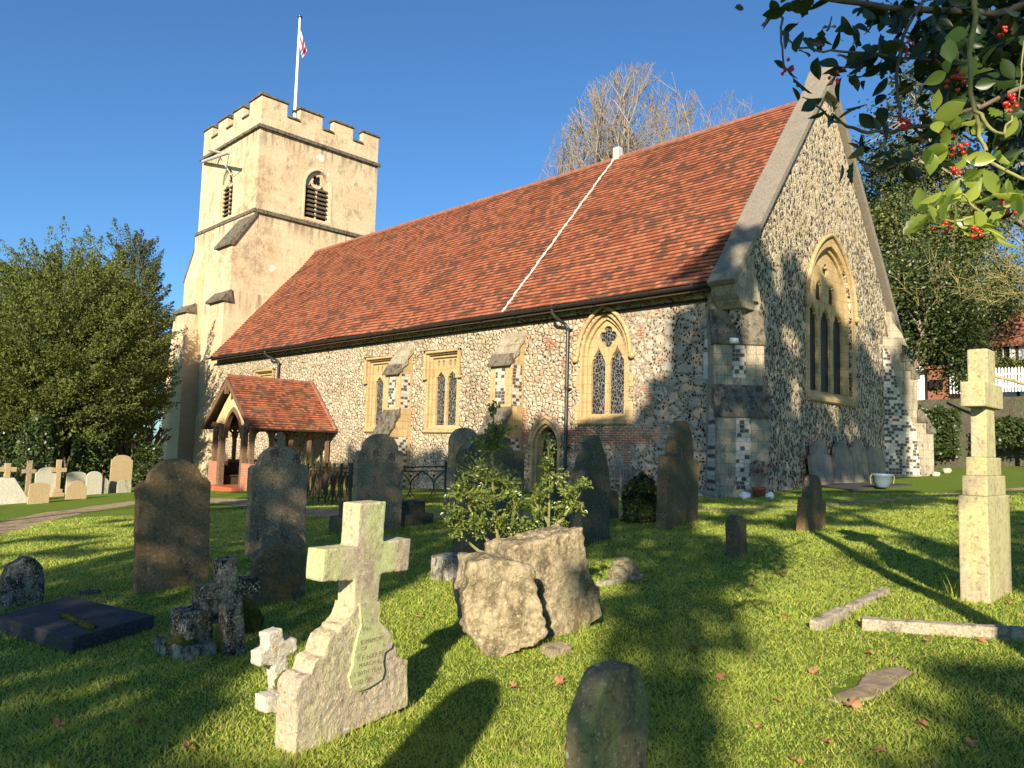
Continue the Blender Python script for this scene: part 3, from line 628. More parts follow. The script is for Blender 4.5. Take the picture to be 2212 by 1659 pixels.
def belfry(Mx, c):
    f = window('belfry_window', Mx, arch(c, 2.2, 15.95, 18.4, 19.75), arch(c, 1.9, 16.15, 18.4, 19.55), arch(c, 1.8, 16.2, 18.4, 19.5),
           [ogee(c - .44, .74, 16.25, 18.0, 18.6), ogee(c + .44, .74, 16.25, 18.0, 18.6), foil(c, 18.9, .34, 4, math.pi / 4)], M['black'], CH, M['grey_dress'] if False else M['tower'])
    lv = MB()
    for s in (-1, 1):
        for i in range(7):
            z = 16.4 + i * .3; a = c + s * .44
            vs = [Mx @ Vector(q) for q in ((a - .4, z, -.12), (a + .4, z, -.12), (a + .4, z + .22, -.31), (a - .4, z + .22, -.31), (a - .4, z + .045, -.10), (a + .4, z + .045, -.10), (a + .4, z + .26, -.29), (a - .4, z + .26, -.29))]
            lv.add(vs, [(0, 3, 2, 1), (4, 5, 6, 7), (0, 1, 5, 4), (1, 2, 6, 5), (2, 3, 7, 6), (3, 0, 4, 7)])
    lv.build('louvre', M['louvre'], f)
belfry(T_S, (TX0 + TX1) / 2); belfry(T_E, 6.1)
def string(z, ex, h=.28, x0=TX0, x1=TX1, y0=TY0, y1=TY1):
    m = MB(); e = ex
    for (a, b, c, d_) in ((x0 - e, y0 - e, x1 + e, y0 - .001), (x1 + .001, y0 - .001, x1 + e, y1 + e), (x0 - e, y0 - .001, x0 - .001, y1 + e)):
        m.box((a, b, z - h * .35), (c, d_, z + h * .25)); m.box((a + e * .4, b + e * .4, z + h * .25), (c - e * .4 if c > x1 else c, d_, z + h * .7))
    return m.build('string_course', M['cap'], CH, bevel=.03)
string(15.7, .19, .26); string(21.25, .18, .25)
# battlements
def battlement(x0, y0, x1, y1, segs, inward):
    d = Vector((x1 - x0, y1 - y0, 0)); Ln = d.length; d.normalize(); n = Vector(inward)
    for a, b, hi in segs:
        top = 23.32 if hi else 22.45
        p = [Vector((x0, y0, 0)) + d * (a * Ln), Vector((x0, y0, 0)) + d * (b * Ln)]
        PB.prism([p[0] + Vector((0, 0, 21.35)), p[1] + Vector((0, 0, 21.35)), p[1] + Vector((0, 0, top)), p[0] + Vector((0, 0, top))], n * .45)
        e = .09 if hi else -.001
        q0, q1 = p[0] - d * e, p[1] + d * e
        prf = [(-.1, 0), (.55, 0), (.55, .1), (.3, .26), (.15, .26), (-.1, .1)]
        PC.prism([q0 + n * a_ + Vector((0, 0, top + b_)) for a_, b_ in prf], q1 - q0)
PB, PC = MB(), MB()
segE = [(0, .2, 1), (.2, .3, 0), (.3, .49, 1), (.49, .585, 0), (.585, .76, 1), (.76, .85, 0), (.85, 1, 1)]
segS = [(0, .16, 1), (.16, .27, 0), (.27, .43, 1), (.43, .54, 0), (.54, .70, 1), (.70, .81, 0), (.81, 1, 1)]
battlement(TX1, TY0, TX1, TY1, segE, (-1, 0, 0)); battlement(TX0, TY0 + .001, TX1 - .001, TY0 + .001, segS, (0, 1, 0)); battlement(TX0, TY1, TX1 - .46, TY1, segS, (0, -1, 0)); battlement(TX0, TY0 + .46, TX0, TY1 - .46, segE, (1, 0, 0))
pb = PB.build('parapet', M['tower'], CH, bevel=.02, bseg=1); PC.build('merlon_cap', M['cap'], pb, bevel=.02, bseg=1)
# tower buttresses
def tb(name, prof, axis, a0, a1):
    m = MB()
    if axis == 'y': m.prism([(a0, TY0 - p, z) for p, z in prof], (a1 - a0, 0, 0))      # projects south
    else: m.prism([(TX0 - p, a0, z) for p, z in prof], (0, a1 - a0, 0))               # projects west
    return m.build(name, M['tower'], CH, bevel=.03)
b1 = tb('tower_buttress', [(-.2, -3), (2.15, -3), (2.15, 2.5), (1.75, 3.2), (1.72, 9.7), (1.42, 10.2), (1.42, 13.3), (0, 15.35), (-.2, 15.35)], 'y', -36.1, -34.06)
c = MB()
for (p0, z0, p1, z1) in ((1.62, 13.2, -.05, 15.6),):
    c.prism([(-36.22, TY0 - p0, z0), (-36.22, TY0 - p0, z0 + .16), (-36.22, TY0 - p1, z1 + .1), (-36.22, TY0 - p1, z1 - .2), (-36.22, TY0 - p0 + .25, z0)], (2.28, 0, 0))
c.prism([(-36.25, TY0 - 1.95, 9.65), (-36.25, TY0 - 1.95, 9.8), (-36.25, TY0 - 1.35, 10.45), (-36.25, TY0 - 1.2, 9.65)], (2.34, 0, 0)); c.build('weathering', M['cap'], b1, bevel=.02)
b2 = tb('tower_buttress', [(-.2, -3), (1.2, -3), (1.2, 9.8), (.75, 10.4), (.7, 12.3), (0, 15.2), (-.2, 15.2)], 'y', -42.9, -41.0)
c = MB(); c.prism([(-43, TY0 - 1.4, 9.75), (-43, TY0 - 1.4, 9.9), (-43, TY0 - .65, 10.5), (-43, TY0 - .6, 9.75)], (2.1, 0, 0)); c.build('weathering', M['cap'], b2, bevel=.02)
b3 = tb('tower_buttress', [(-.2, -3), (4.9, -3), (4.4, 3.5), (3.5, 9.9), (1.9, 10.5), (1.9, 12.6), (.9, 14.0), (0, 15.3), (-.2, 15.3)], 'x', TY0, TY0 + 1.6)
c = MB(); c.prism([(TX0 - 3.6, TY0 - .12, 9.85), (TX0 - 3.6, TY0 - .12, 10.0), (TX0 - 1.8, TY0 - .12, 10.8), (TX0 - 1.7, TY0 - .12, 9.9)], (0, 1.84, 0))
c.prism([(TX0 - 2.0, TY0 - .05, 12.5), (TX0 - 2.0, TY0 - .05, 12.7), (TX0 - .1, TY0 - .05, 15.3), (TX0 - .1, TY0 - .05, 15.0)], (0, 1.7, 0)); c.build('weathering', M['cap'], b3, bevel=.02)
c = MB(); c.tube([(-39.6, 1.75, 20.9), (-39.6, .75, 20.85)], .09, 8); c.build('spout', M['lead'], CH)
p0, p1 = ony(383, 346, -.2), ony(437, 328, 1.6)
c = MB(); a = ony(438, 349, 1.6); b = ony(496, 329, .5)
m = MB(); m.tube([a, b], .11, 8); m.tube([ony(472, 335, .9), ony(503, 383, 1.7)], .035, 5); m.tube([b + Vector((0, 0, 0)), ony(482, 400, 1.72)], .03, 5); m.build('gnomon', M['greyplastic'], CH)
# ---- porch
PXW, PXE, PY, PC_ = -25.25, -20.8, -4.25, -23.02
PO = MB(); gp = gz(PXE, PY)
for x0, x1 in ((PXW + .1, PXW + .95), (PXE - .95, PXE - .1)): PO.box((x0, PY + .1, -2), (x1, PY + .42, gp + 1.18))
PO.box((PXW + .1, PY + .42, -2.), (PXW + .4, -.01, gp + 1.18)); PO.box((PXE - .4, PY + .42, -2.), (PXE - .1, -.01, gp + 1.18))
po = PO.build('porch', M['brick'], CH, bevel=.01)
fl = MB(); fl.box((PXW + .95, PY - .3, -2), (PXE - .95, -.02, gp + .1)); fl.build('floor', M['terracotta'], po)
t = MB(); top = 1.78
def post(x, y, w=.17, zb=None): t.box((x - w / 2, y - w / 2, (gp + 1.18) if zb is None else zb), (x + w / 2, y + w / 2, top + .1))
posts = []
for x in (PXW + .35, PXW + 1.08, PXE - 1.08, PXE - .35): post(x, PY + .25, .2 if abs(x - PC_) > 1.5 else .24, gp + .05 if abs(x - PC_) < 1.6 else None)
for i in range(1, 5):
    for x in (PXW + .35, PXE - .35): post(x, PY + .25 + i * .95, .15)
for x in (PXW + .35, PXE - .35): t.box((x - .12, PY + .1, top + .05), (x + .12, -.02, top + .25)); t.box((x - .1, PY + .42, gp + 1.18), (x + .1, -.02, gp + 1.28))
t.box((PXW - .1, PY + .12, top + .0), (PXW + .95, PY + .36, top + .2)); t.box((PXE - .95, PY + .12, top + .0), (PXE + .1, PY + .36, top + .2))
# curved braces make the arched heads
def brace(p, q, r_=.06):
    p, q = Vector(p), Vector(q); mid = (p + q) / 2 + Vector((0, 0, .14)); mid = Vector((p.x * .75 + q.x * .25, p.y * .75 + q.y * .25, q.z * .6 + p.z * .4)); t.tube([p, mid, q], r_, 5)
for x in (PXW + .35, PXE - .35):
    for i in range(5):
        y = PY + .25 + i * .95
        if i < 4: brace((x, y, top - .75), (x, y + .47, top + .1)); brace((x, y + .95, top - .75), (x, y + .47, top + .1))
for s, x in ((1, PXW + .35), (-1, PXE - .35)): brace((x, PY + .25, top - .6), (x + s * .36, PY + .25, top + .1)); brace((x + s * .73, PY + .25, top - .6), (x + s * .36, PY + .25, top + .1))
t.build('timber_frame', M['wood'], po)
t = MB()    # gable end: plaster panel with arched head, and bargeboards
PF = frame((0, PY + .22, 0), 'S')
gh = arcpts(PC_, 1.9, top - .5, 2.72, 8)
t.panel([[(PC_ + 1.95, top + .15)] + [(PC_, 3.95)] + [(PC_ - 1.95, top + .15), (PC_ - .95, top + .15), (PC_ - .95, top - .5)] + gh[::-1][1:-1] + [(PC_ + .95, top - .5), (PC_ + .95, top + .15)]], PF, .12)
t.build('gable_panel', M['plaster'], po)
t = MB(); t.panel([gh + arcpts(PC_, 1.66, top - .5, 2.52, 8)[::-1]], PF @ Matrix.Translation((0, 0, .06)), .22)
for s in (-1, 1):
    t.prism([(PC_ + s * 2.35, PY - .22, top - .12), (PC_ + s * 2.35, PY - .22, top + .14), (PC_, PY - .22, 4.02), (PC_, PY - .22, 3.76)], (0, .08, 0))
t.box((PC_ - .09, PY - .26, 3.3), (PC_ + .09, PY - .12, 4.0)); t.build('bargeboard', M['wood'], po)
def porch_roof():
    global rp
    out = []
    for s in (1, -1):
        # build along y by swapping axes: use roof_slope in a rotated frame
        ex, rx = PC_ + s * 2.5, PC_; Ls = math.hypot(2.5, 4.15 - 1.72); gauge = .15; n = int(Ls / gauge)
        d = Vector(((rx - ex) / Ls, 0, (4.15 - 1.72) / Ls)); nr = Vector((s * d.z, 0, abs(d.x))); ys = np.linspace(PY - .2, -.02, 14); V = []; F = []; UV = []
        for r_ in range(n + 1):
            s0 = r_ * gauge; s1 = min(s0 + gauge, Ls); b = len(V)
            for y in ys:
                wob = noise.noise(Vector((y * .8, s0, s))) * .05; base = Vector((ex, y, 1.72)) + nr * wob
                V += [base + d * s0, base + d * s0 + nr * .04, base + d * (s1 + .01) + nr * .004]; UV += [(y, s0 + .001), (y, s0 + .002), (y, s1 - .001)]
            for i in range(len(ys) - 1): a = b + i * 3; F += [(a, a + 3, a + 4, a + 1), (a + 1, a + 4, a + 5, a + 2)]
        o = numesh('porch_roof', [tuple(v) for v in V], F, M['porch_roof'], po); ul = o.data.uv_layers.new(name='uv'); idx = np.zeros(len(o.data.loops), np.int32); o.data.loops.foreach_get('vertex_index', idx); ul.data.foreach_set('uv', np.array(UV, np.float32)[idx].ravel())
        u = MB(); u.prism([Vector((ex, PY - .19, 1.68)), Vector((ex, PY - .19, 1.71)), Vector((rx, PY - .19, 4.13)), Vector((rx, PY - .19, 4.03))], (0, -PY + .15, 0)); u.build('rafter_board', M['dark_wood'], po)
    r_ = MB()
    for i in range(14): y = PY - .2 + i * .31; r_.tube([(PC_, y, 4.13), (PC_, y + .3, 4.12)], .1, 8)
    r_.build('ridge_tiles', M['ridge'], po)
    r_ = MB(); d = Vector((-2.5, 0, 2.43)); 
    for i in range(12): a = Vector((PC_ + 2.5, -.13, 1.79)) + d * (i / 12); b = Vector((PC_ + 2.5, -.13, 1.79)) + d * ((i + .96) / 12); r_.tube([a, b], .09, 6)
    r_.build('verge_tiles', M['ridge'], po)
porch_roof()
m = MB()
for x in (PXW + .5, PXE - .9): m.box((x, PY + .5, gp + .48), (x + .4, -.1, gp + .54)); m.box((x + .3, PY + .5, gp + .1), (x + .34, -.1, gp + .48))
m.box((PXW + .42, PY + .5, gp + .1), (PXW + .46, -.1, gp + 1.15)); m.box((PXE - .46, PY + .5, gp + .1), (PXE - .42, -.1, gp + 1.15)); m.build('porch_bench', M['dark_wood'], po)

# ---- flagpole with drooping flag
fp = AT(637, 262, 0) ; fx, fy = -37.0, 4.6
bt = onx(637, 245, -37.6); FPX, FPY = bt.x, bt.y
tp = onx(647, 38, -37.6)
FPR = root('flagpole', (FPX, FPY, 21.3), 'tall white flagpole rising behind the battlements of the church tower', 'flagpole')
m = MB(); m.tube([(FPX, FPY, 21.3), (FPX, FPY, tp.z)], [.13, .075], 10); m.build('pole', M['white'], FPR)
m = MB(); m.lathe((FPX, FPY, tp.z), [(.07, 0), (.16, .02), (.16, .1), (.02, .14)]); m.build('cap', M['gutter'], FPR)
m = MB(); m.tube([(FPX, FPY, 24.6), (FPX, FPY, 24.75)], .2, 10); m.build('collar', M['rust_iron'], FPR)
k = NM('flag_cloth', .8); X = k.sep(k.uv)
k.col(k.mix(k.math('LESS_THAN', k.math('ABSOLUTE', k.math('SUBTRACT', X[0], .5)), .14), k.mix(k.math('LESS_THAN', k.math('ABSOLUTE', k.math('SUBTRACT', X[1], .5)), .16), (.75, .73, .72), (.42, .05, .08)), (.42, .05, .08))); M['flag'] = k.m
V = []; F = []; UV = []; NX, NZ = 24, 20; dr_ = RT.copy(); dr_.z = 0; dr_.normalize(); dn = Vector((-dr_.y, dr_.x, 0))
for j in range(NZ + 1):
    for i in range(NX + 1):
        s, h_ = i / NX, j / NZ
        out = .42 * s ** .8 * (1 - .3 * h_) + .08 * s * math.sin(h_ * 5); fold = .16 * math.sin(s * 14 + h_ * 2) * s; drop = 1.15 * s ** .7
        V.append(tuple(Vector((FPX, FPY, 0)) + dr_ * (.1 + out) + dn * fold + Vector((0, 0, tp.z - .95 - h_ * 1.05 - drop)))); UV.append((s, 1 - h_))
for j in range(NZ):
    for i in range(NX): a = j * (NX + 1) + i; F.append((a, a + 1, a + NX + 2, a + NX + 1))
o = numesh('flag', [tuple(np.array(v) - np.array((FPX, FPY, 21.3))) for v in V], F, M['flag'], FPR, smooth=True)
ul = o.data.uv_layers.new(name='uv'); idx = np.zeros(len(o.data.loops), np.int32); o.data.loops.foreach_get('vertex_index', idx); ul.data.foreach_set('uv', np.array(UV, np.float32)[idx].ravel())

# ================================================================== GRAVESTONES
def head(w, h, s=.12, rise=.2, notch=.05, n=9):
    a = w / 2 - s; y = h - rise
    r_ = [(w / 2, y - notch)] + ([(w / 2 - s * .35, y - notch * .2), (w / 2 - s * .8, y - notch * .25)] if notch and s > .01 else [])
    arc = [(a * math.cos(math.pi * i / (2 * n)), y + rise * math.sin(math.pi * i / (2 * n))) for i in range(n + 1)]
    rt_ = r_ + arc; return [(-w / 2, 0), (w / 2, 0)] + rt_ + [(-x, z) for x, z in rt_[-2::-1]]
SHAPES = {
 'shoulder': lambda w, h: head(w, h, w * .13, w * .30, w * .05), 'round': lambda w, h: head(w, h, 0.0, w * .42, 0), 'camber': lambda w, h: head(w, h, 0, w * .16, 0),
 'smallshoulder': lambda w, h: head(w, h, w * .09, w * .22, w * .04), 'narrow': lambda w, h: head(w, h, w * .2, w * .42, w * .02),
 'ogee': lambda w, h: [(-w / 2, 0), (w / 2, 0), (w / 2, h - w * .28), (w * .44, h - w * .2), (w * .3, h - w * .2), (w * .24, h - w * .06), (w * .12, h - w * .02), (0, h), (-w * .12, h - w * .02), (-w * .24, h - w * .06), (-w * .3, h - w * .2), (-w * .44, h - w * .2), (-w / 2, h - w * .28)],
 'gothic': lambda w, h: [(-w / 2, 0), (w / 2, 0)] + arcpts(0, w * .94, h * .42, h, 12), 'square': lambda w, h: [(-w / 2, 0), (w / 2, 0), (w / 2, h), (-w / 2, h)],
 'cant': lambda w, h: [(-w / 2, 0), (w / 2, 0), (w * .5, h - w * .42), (w * .46, h - w * .33), (w * .30, h - w * .07), (w * .22, h - w * .015), (w * .1, h), (-w * .1, h), (-w * .22, h - w * .015), (-w * .30, h - w * .07), (-w * .46, h - w * .33), (-w * .5, h - w * .42)],
 'lump': lambda w, h: [(-w / 2, 0), (w / 2, 0), (w * .49, h * .45), (w * .4, h * .8), (w * .2, h * .97), (-w * .05, h), (-w * .2, h * .9), (-w * .38, h * .86), (-w * .5, h * .55)],
}
def place_stone(u0, u1, vb, vt, psi, th):
    t = Vector((-math.sin(psi), math.cos(psi), 0)); n = Vector((math.cos(psi), math.sin(psi), 0))
    p = G((u0 + u1) / 2, vb); w = .7
    for _ in range(12):
        us = [PX(p + t * s * w / 2 - n * k * th)[0] for s in (-1, 1) for k in (0, 1)]
        w *= max(.3, min(2, 1 + ((u1 - u0) - (max(us) - min(us))) / max(20, (max(us) - min(us)) * .9)))
        w = max(.06, w); us = [PX(p + t * s * w / 2 - n * k * th)[0] for s in (-1, 1) for k in (0, 1)]
        er = (u0 + u1) / 2 - (max(us) + min(us)) / 2; dep = (p - CAM).dot(FW); p = G(PX(p)[0] + er, vb)
    h = 1.
    for _ in range(8): v = PX(p + Vector((0, 0, h)))[1]; vv = PX(p)[1]; h *= (vb - vt) / (vv - v)
    return p, w, h, t, n
def tiltM(p, n, t, roll, lean): return Matrix.Translation(p) @ Matrix.Rotation(R(roll), 4, n) @ Matrix.Rotation(R(lean), 4, t) @ Matrix.Translation(-p)
def gravestone(u0, u1, vb, vt, shape, mat, label, psi=0., th=.1, roll=0, lean=0, group=None, near=0, name='headstone', cat='gravestone', bevel=.012, sink=.25):
    psi = R(psi); p, w, h, t, n = place_stone(u0, u1, vb, vt, psi, th)
    fr = Matrix(((t.x, 0, n.x, p.x), (t.y, 0, n.y, p.y), (0, 1, 0, p.z), (0, 0, 0, 1))); T = tiltM(p, n, t, roll, lean)
    o2 = [(a, b if b > 0 else -sink) for a, b in SHAPES[shape](w, h)]
    m = MB(); m.panel([o2], T @ fr, th); o = m.build(name, mat, None, loc=p, bevel=0 if near else bevel, smooth=False)
    if near: rough(o, near, near * .9, .25, near * .5, .05)
    tag(o, label, cat, group); return o, p, w, h, t, n, T @ fr
G_brown = stone('brown_lichened_stone', (.23, .145, .065), (.32, .215, .11), lich=.45, lcol=(.42, .38, .27), dark=.4, rust=.5, bmp=.6)
G_grey = stone('grey_lichened_stone', (.27, .20, .11), (.38, .29, .17), lich=.6, lcol=(.50, .46, .36), dark=.42, rust=.4, bmp=.7)
G_dark = stone('dark_algae_stone', (.085, .072, .045), (.14, .12, .075), lich=.3, lcol=(.3, .32, .3), dark=.35, algae=.4, acol=(.08, .095, .035), bmp=.5)
G_darkrust = stone('dark_rusty_stone', (.10, .085, .05), (.17, .135, .08), lich=.3, lcol=(.3, .31, .28), dark=.3, rust=.75, algae=.4, acol=(.09, .10, .03), bmp=.5)
G_pale = stone('pale_lichened_stone', (.38, .36, .27), (.50, .48, .37), lich=.5, lcol=(.66, .66, .58), dark=.3, dcol=(.15, .14, .10), bmp=.5)
G_olive = stone('olive_algae_stone', (.17, .14, .075), (.26, .21, .12), lich=.3, lcol=(.46, .46, .36), dark=.34, algae=1., acol=(.20, .235, .085), streak=.5, bmp=.5)
G_tan = stone('tan_sandstone', (.36, .27, .14), (.45, .35, .2), lich=.2, lcol=(.6, .55, .4), dark=.25, dcol=(.16, .12, .06), bmp=.4)
G_spot = stone('spotted_stone', (.28, .26, .18), (.40, .38, .28), lich=.65, lcol=(.62, .62, .52), dark=.42, dcol=(.12, .10, .06), bmp=.6)
G_green = stone('green_algae_stone', (.38, .29, .18), (.46, .37, .24), lich=.22, lcol=(.6, .57, .45), dark=.15, dcol=(.16, .13, .07), algae=.9, acol=(.38, .42, .16), streak=.5, bmp=.45)
G_cross = stone('broken_sandstone_cross', (.40, .31, .22), (.52, .43, .31), lich=.28, lcol=(.66, .62, .5), dark=.16, dcol=(.2, .15, .1), algae=1., acol=(.42, .45, .20), streak=.5, sc=1.2, bmp=.35)
G_base = stone('spalled_sandstone_base', (.44, .34, .24), (.56, .47, .34), lich=.3, lcol=(.70, .66, .54), dark=.12, dcol=(.24, .18, .12), algae=.35, acol=(.42, .45, .2), streak=.2, sc=1.2, bmp=.8)
G_rock = stone('rusticated_rock', (.36, .29, .17), (.46, .38, .24), lich=.4, lcol=(.56, .50, .33), dark=.50, dcol=(.13, .105, .06), sc=1.1, bmp=1.)
G_bw = stone('black_and_white_lichen', (.24, .22, .16), (.36, .33, .26), lich=.55, lcol=(.66, .65, .56), dark=.54, dcol=(.018, .017, .013), rust=.3, bmp=.8, sc=1.7)
G_wl = stone('white_lichened_stone', (.52, .48, .38), (.62, .58, .47), lich=.5, lcol=(.74, .73, .66), dark=.36, dcol=(.08, .075, .05), rust=.35, bmp=.7, sc=2.2)
G_step = stone('stained_step_stone', (.34, .31, .24), (.46, .43, .34), lich=.4, lcol=(.64, .62, .54), dark=.5, dcol=(.05, .04, .025), sc=1.8, bmp=.8)
G_slate = stone('dark_ledger_slate', (.045, .045, .047), (.075, .077, .08), lich=.15, lcol=(.25, .26, .27), dark=.3, dcol=(.03, .03, .033), sc=1.5, bmp=.5)
FR = 'headstones on the lawn in front of the church'
s1 = gravestone(285, 452, 1272, 990, 'shoulder', G_brown, 'large brown lichened headstone with arched top and shoulders, standing behind the dark ledger slab', th=.1, roll=2.5, near=.02, group=FR)
s2 = gravestone(527, 660, 1200, 963, 'shoulder', G_grey, 'tall grey lichened headstone directly in front of the wooden porch', th=.12, roll=1, near=.02, group=FR)
s3 = gravestone(536, 658, 1302, 1175, 'smallshoulder', G_darkrust, 'small dark headstone with scalloped shoulders right behind the black and white cross', th=.09, roll=0, near=.015, group=FR)
s4 = gravestone(758, 866, 1148, 937, 'shoulder', G_grey, 'tall grey arched headstone left of the iron railing gate, above the front cross', th=.12, group=FR)
s5 = gravestone(962, 1030, 1138, 924, 'round', G_grey, 'speckled grey round-topped headstone half hidden behind the carved dark monument', th=.13, group=FR)
s6 = gravestone(975, 1128, 1215, 936, 'ogee', G_dark, 'broad dark carved headstone behind the holly sapling', th=.2, group=FR, bevel=.03)
s7 = gravestone(1226, 1318, 1172, 940, 'gothic', G_dark, 'dark pointed gothic headstone in front of the garden bench', th=.22, psi=8, roll=-1, group=FR)
s8 = gravestone(1332, 1366, 1068, 1013, 'round', G_grey, 'small grey headstone beside the bench, behind the ivy mound', th=.1, group=FR)
s9 = gravestone(1296, 1336, 1122, 1058, 'round', G_dark, 'low dark rounded stone at the right foot of the gothic headstone', th=.15, group=FR)
s10 = gravestone(1166, 1236, 1130, 1056, 'camber', G_dark, 'low dark stone behind the second holly sapling', th=.12, group=FR)
s11 = gravestone(1416, 1507, 1135, 908, 'narrow', G_darkrust, 'tall narrow dark headstone with rusty foot near the chancel corner', th=.2, psi=12, roll=-3.5, group=FR)
s12 = gravestone(1569, 1615, 1205, 1113, 'smallshoulder', G_darkrust, 'tiny dark leaning headstone alone in the lawn', th=.1, psi=5, roll=-3, lean=-4, group=FR)
s13 = gravestone(1720, 1783, 1145, 1025, 'narrow', G_darkrust, 'short leaning headstone with orange stain near the potted plant', th=.14, psi=4, roll=-6, group=FR)
s14 = gravestone(1212, 1400, 1735, 1443, 'cant', G_olive, 'olive green headstone with canted top corners cut off by the bottom edge of the photo', th=.12, psi=6, near=.012, roll=-2, group=FR)
s15 = gravestone(-8, 96, 1310, 1205, 'lump', G_bw, 'rough lump-shaped mottled headstone at the left edge', th=.22, near=.02, group=FR)
# inscriptions too worn to read: faint relief rows are part of the stone
def plinth(u0, u1, vb, vt, mat, label, name='plinth', cat='stone base', steps=1, psi=0, dth=.5, near=.025):
    p, w, h, t, n = place_stone(u0, u1, vb, vt, R(psi), dth); m = MB()
    fr = Matrix(((t.x, 0, n.x, p.x), (t.y, 0, n.y, p.y), (0, 1, 0, p.z), (0, 0, 0, 1)))
    for i in range(steps): f = i * .14; m.panel([[(-w / 2 + f, -.2 if i == 0 else h * i / steps - .02), (w / 2 - f, -.2 if i == 0 else h * i / steps - .02), (w / 2 - f, h * (i + 1) / steps), (-w / 2 + f, h * (i + 1) / steps)]], fr @ Matrix.Translation((0, 0, -f)), dth - 2 * f)
    o = m.build(name, mat, None, loc=p); rough(o, near, .04, .3, .02, .06); return tag(o, label, cat)
plinth(708, 938, 1142, 1086, G_dark, 'low stepped dark stone base around the foot of the tall grey headstone', steps=2, dth=.7)
plinth(928, 1022, 1252, 1200, G_step, 'pale lichen-spotted kerb stone left of the broken rock planter', dth=.3)
# ---- the left group in front of the yew
LG = 'sunlit gravestones in front of the yew'
for a in (
 (234, 282, 1063, 983, 'smallshoulder', G_tan, 'tallest sunlit tan headstone in front of the yew', 0, .12),
 (284, 326, 1046, 982, 'round', G_spot, 'spotted rounded headstone right of the tallest tan one', 0, .12),
 (251, 283, 1064, 1036, 'round', G_spot, 'small spotted stone at the foot of the tallest tan headstone', 0, .1),
 (205, 233, 1067, 1032, 'round', G_spot, 'low spotted headstone left of the tallest tan headstone', 0, .1),
 (183, 219, 1068, 1018, 'round', G_pale, 'pale rounded headstone with brown patches, between two lower stones', 0, .12),
 (140, 183, 1066, 1019, 'camber', G_pale, 'white lichened headstone standing behind the low brown one', 0, .12),
 (140, 186, 1078, 1038, 'shoulder', G_tan, 'low brown headstone in front of the white lichened one', 0, .1),
 (72, 128, 1073, 1009, 'smallshoulder', G_pale, 'broad white headstone leaning slightly right among the crosses', 0, .14),
 (58, 105, 1088, 1043, 'camber', G_tan, 'low plain brown headstone nearest the path', 0, .12)):
    gravestone(*a[:7], psi=a[7], th=a[8], group=LG, roll=random.uniform(-2, 2))
def crossstone(u0, u1, vb, vt, mat, label, armv=.72, sw=.3, base=.25, psi=0, th=.16, group=None):
    p, w, h, t, n = place_stone(u0, u1, vb, vt, R(psi), th); rt_ = root('cross_gravestone', p, label, 'gravestone', group)
    fr = Matrix(((t.x, 0, n.x, p.x), (t.y, 0, n.y, p.y), (0, 1, 0, p.z), (0, 0, 0, 1))); s = w * sw / 2; za = h * armv; ah = w * sw / 2
    m = MB(); m.panel([[(-s, h * base * .8), (s, h * base * .8), (s, za - ah), (w / 2, za - ah), (w / 2, za + ah), (s, za + ah), (s, h), (-s, h), (-s, za + ah), (-w / 2, za + ah), (-w / 2, za - ah), (-s, za - ah)]], fr, th); m.build('cross', mat, rt_, bevel=.015)
    m = MB(); q = h * base; m.box((-w * .42, -.3, -th - .15), (w * .42, q * .5, .15), fr); m.box((-w * .3, q * .5, -th - .08), (w * .3, q, .08), fr); m.build('base', mat, rt_, bevel=.02); return rt_
crossstone(42, 74, 1078, 995, G_grey, 'grey weathered stone cross left of the broad white headstone', group=LG, sw=.34, base=.2)
crossstone(104, 140, 1072, 993, G_tan, 'tan stone cross behind the broad white headstone', group=LG, base=.2)
crossstone(163, 176, 1060, 1013, G_tan, 'small stone cross tip showing behind the white lichened headstone', group=LG)
p = G(10, 1087); rt_ = root('pyramid_cross_gravestone', p, 'small cross on a tall pale pyramid base at the left edge', 'gravestone', LG)
dp = (p - CAM).dot(FW); hh = 55 / F_ * dp; m = MB(); b = .9
vs = [p + Vector((x * b, y * b, -.3)) for x, y in ((-1, -1), (1, -1), (1, 1), (-1, 1))] + [p + Vector((x * .22, y * .22, hh)) for x, y in ((-1, -1), (1, -1), (1, 1), (-1, 1))]
m.add(vs, [(0, 3, 2, 1), (4, 5, 6, 7), (0, 1, 5, 4), (1, 2, 6, 5), (2, 3, 7, 6), (3, 0, 4, 7)]); m.build('base', G_pale, rt_, bevel=.03)
m = MB(); z = p.z + hh; m.box((p.x - .09, p.y - .1, z), (p.x + .09, p.y + .1, z + .55)); m.box((p.x - .085, p.y - .3, z + .22), (p.x + .085, p.y + .3, z + .4)); m.build('cross', G_tan, rt_, bevel=.02)
# ---- four stones leaning on the east wall, slab and pot
EW = 'headstones leaning against the flint gable wall'
def leaner(u0, u1, vt, lab, shape='shoulder'):
    y0, y1 = onx(u0, 1000, .62).y, onx(u1, 1000, .62).y; zt = onx((u0 + u1) / 2, vt, .4).z; g = gz(.6, (y0 + y1) / 2); w = (y1 - y0) * .97; h = zt - g; c = (y0 + y1) / 2
    Mx = Matrix.Translation((.66, c, g)) @ Matrix.Rotation(R(-6), 4, 'Y') @ Matrix(((0, 0, 1, 0), (1, 0, 0, 0), (0, 1, 0, 0), (0, 0, 0, 1)))
    rt_ = root('headstone', (.66, c, g), lab, 'gravestone', EW); m = MB(); m.panel([[(a, b if b > 0 else -.15) for a, b in SHAPES[shape](w, h)]], Mx, .14); m.build('slab', G_grey2, rt_, bevel=.015)
    m = MB(); m.panel([head(w * .56, h * .78, 0, w * .25, 0), ], Mx @ Matrix.Translation((0, .12 * h, .018)), .03); m.build('carved_panel', G_grey2, rt_, bevel=.01)
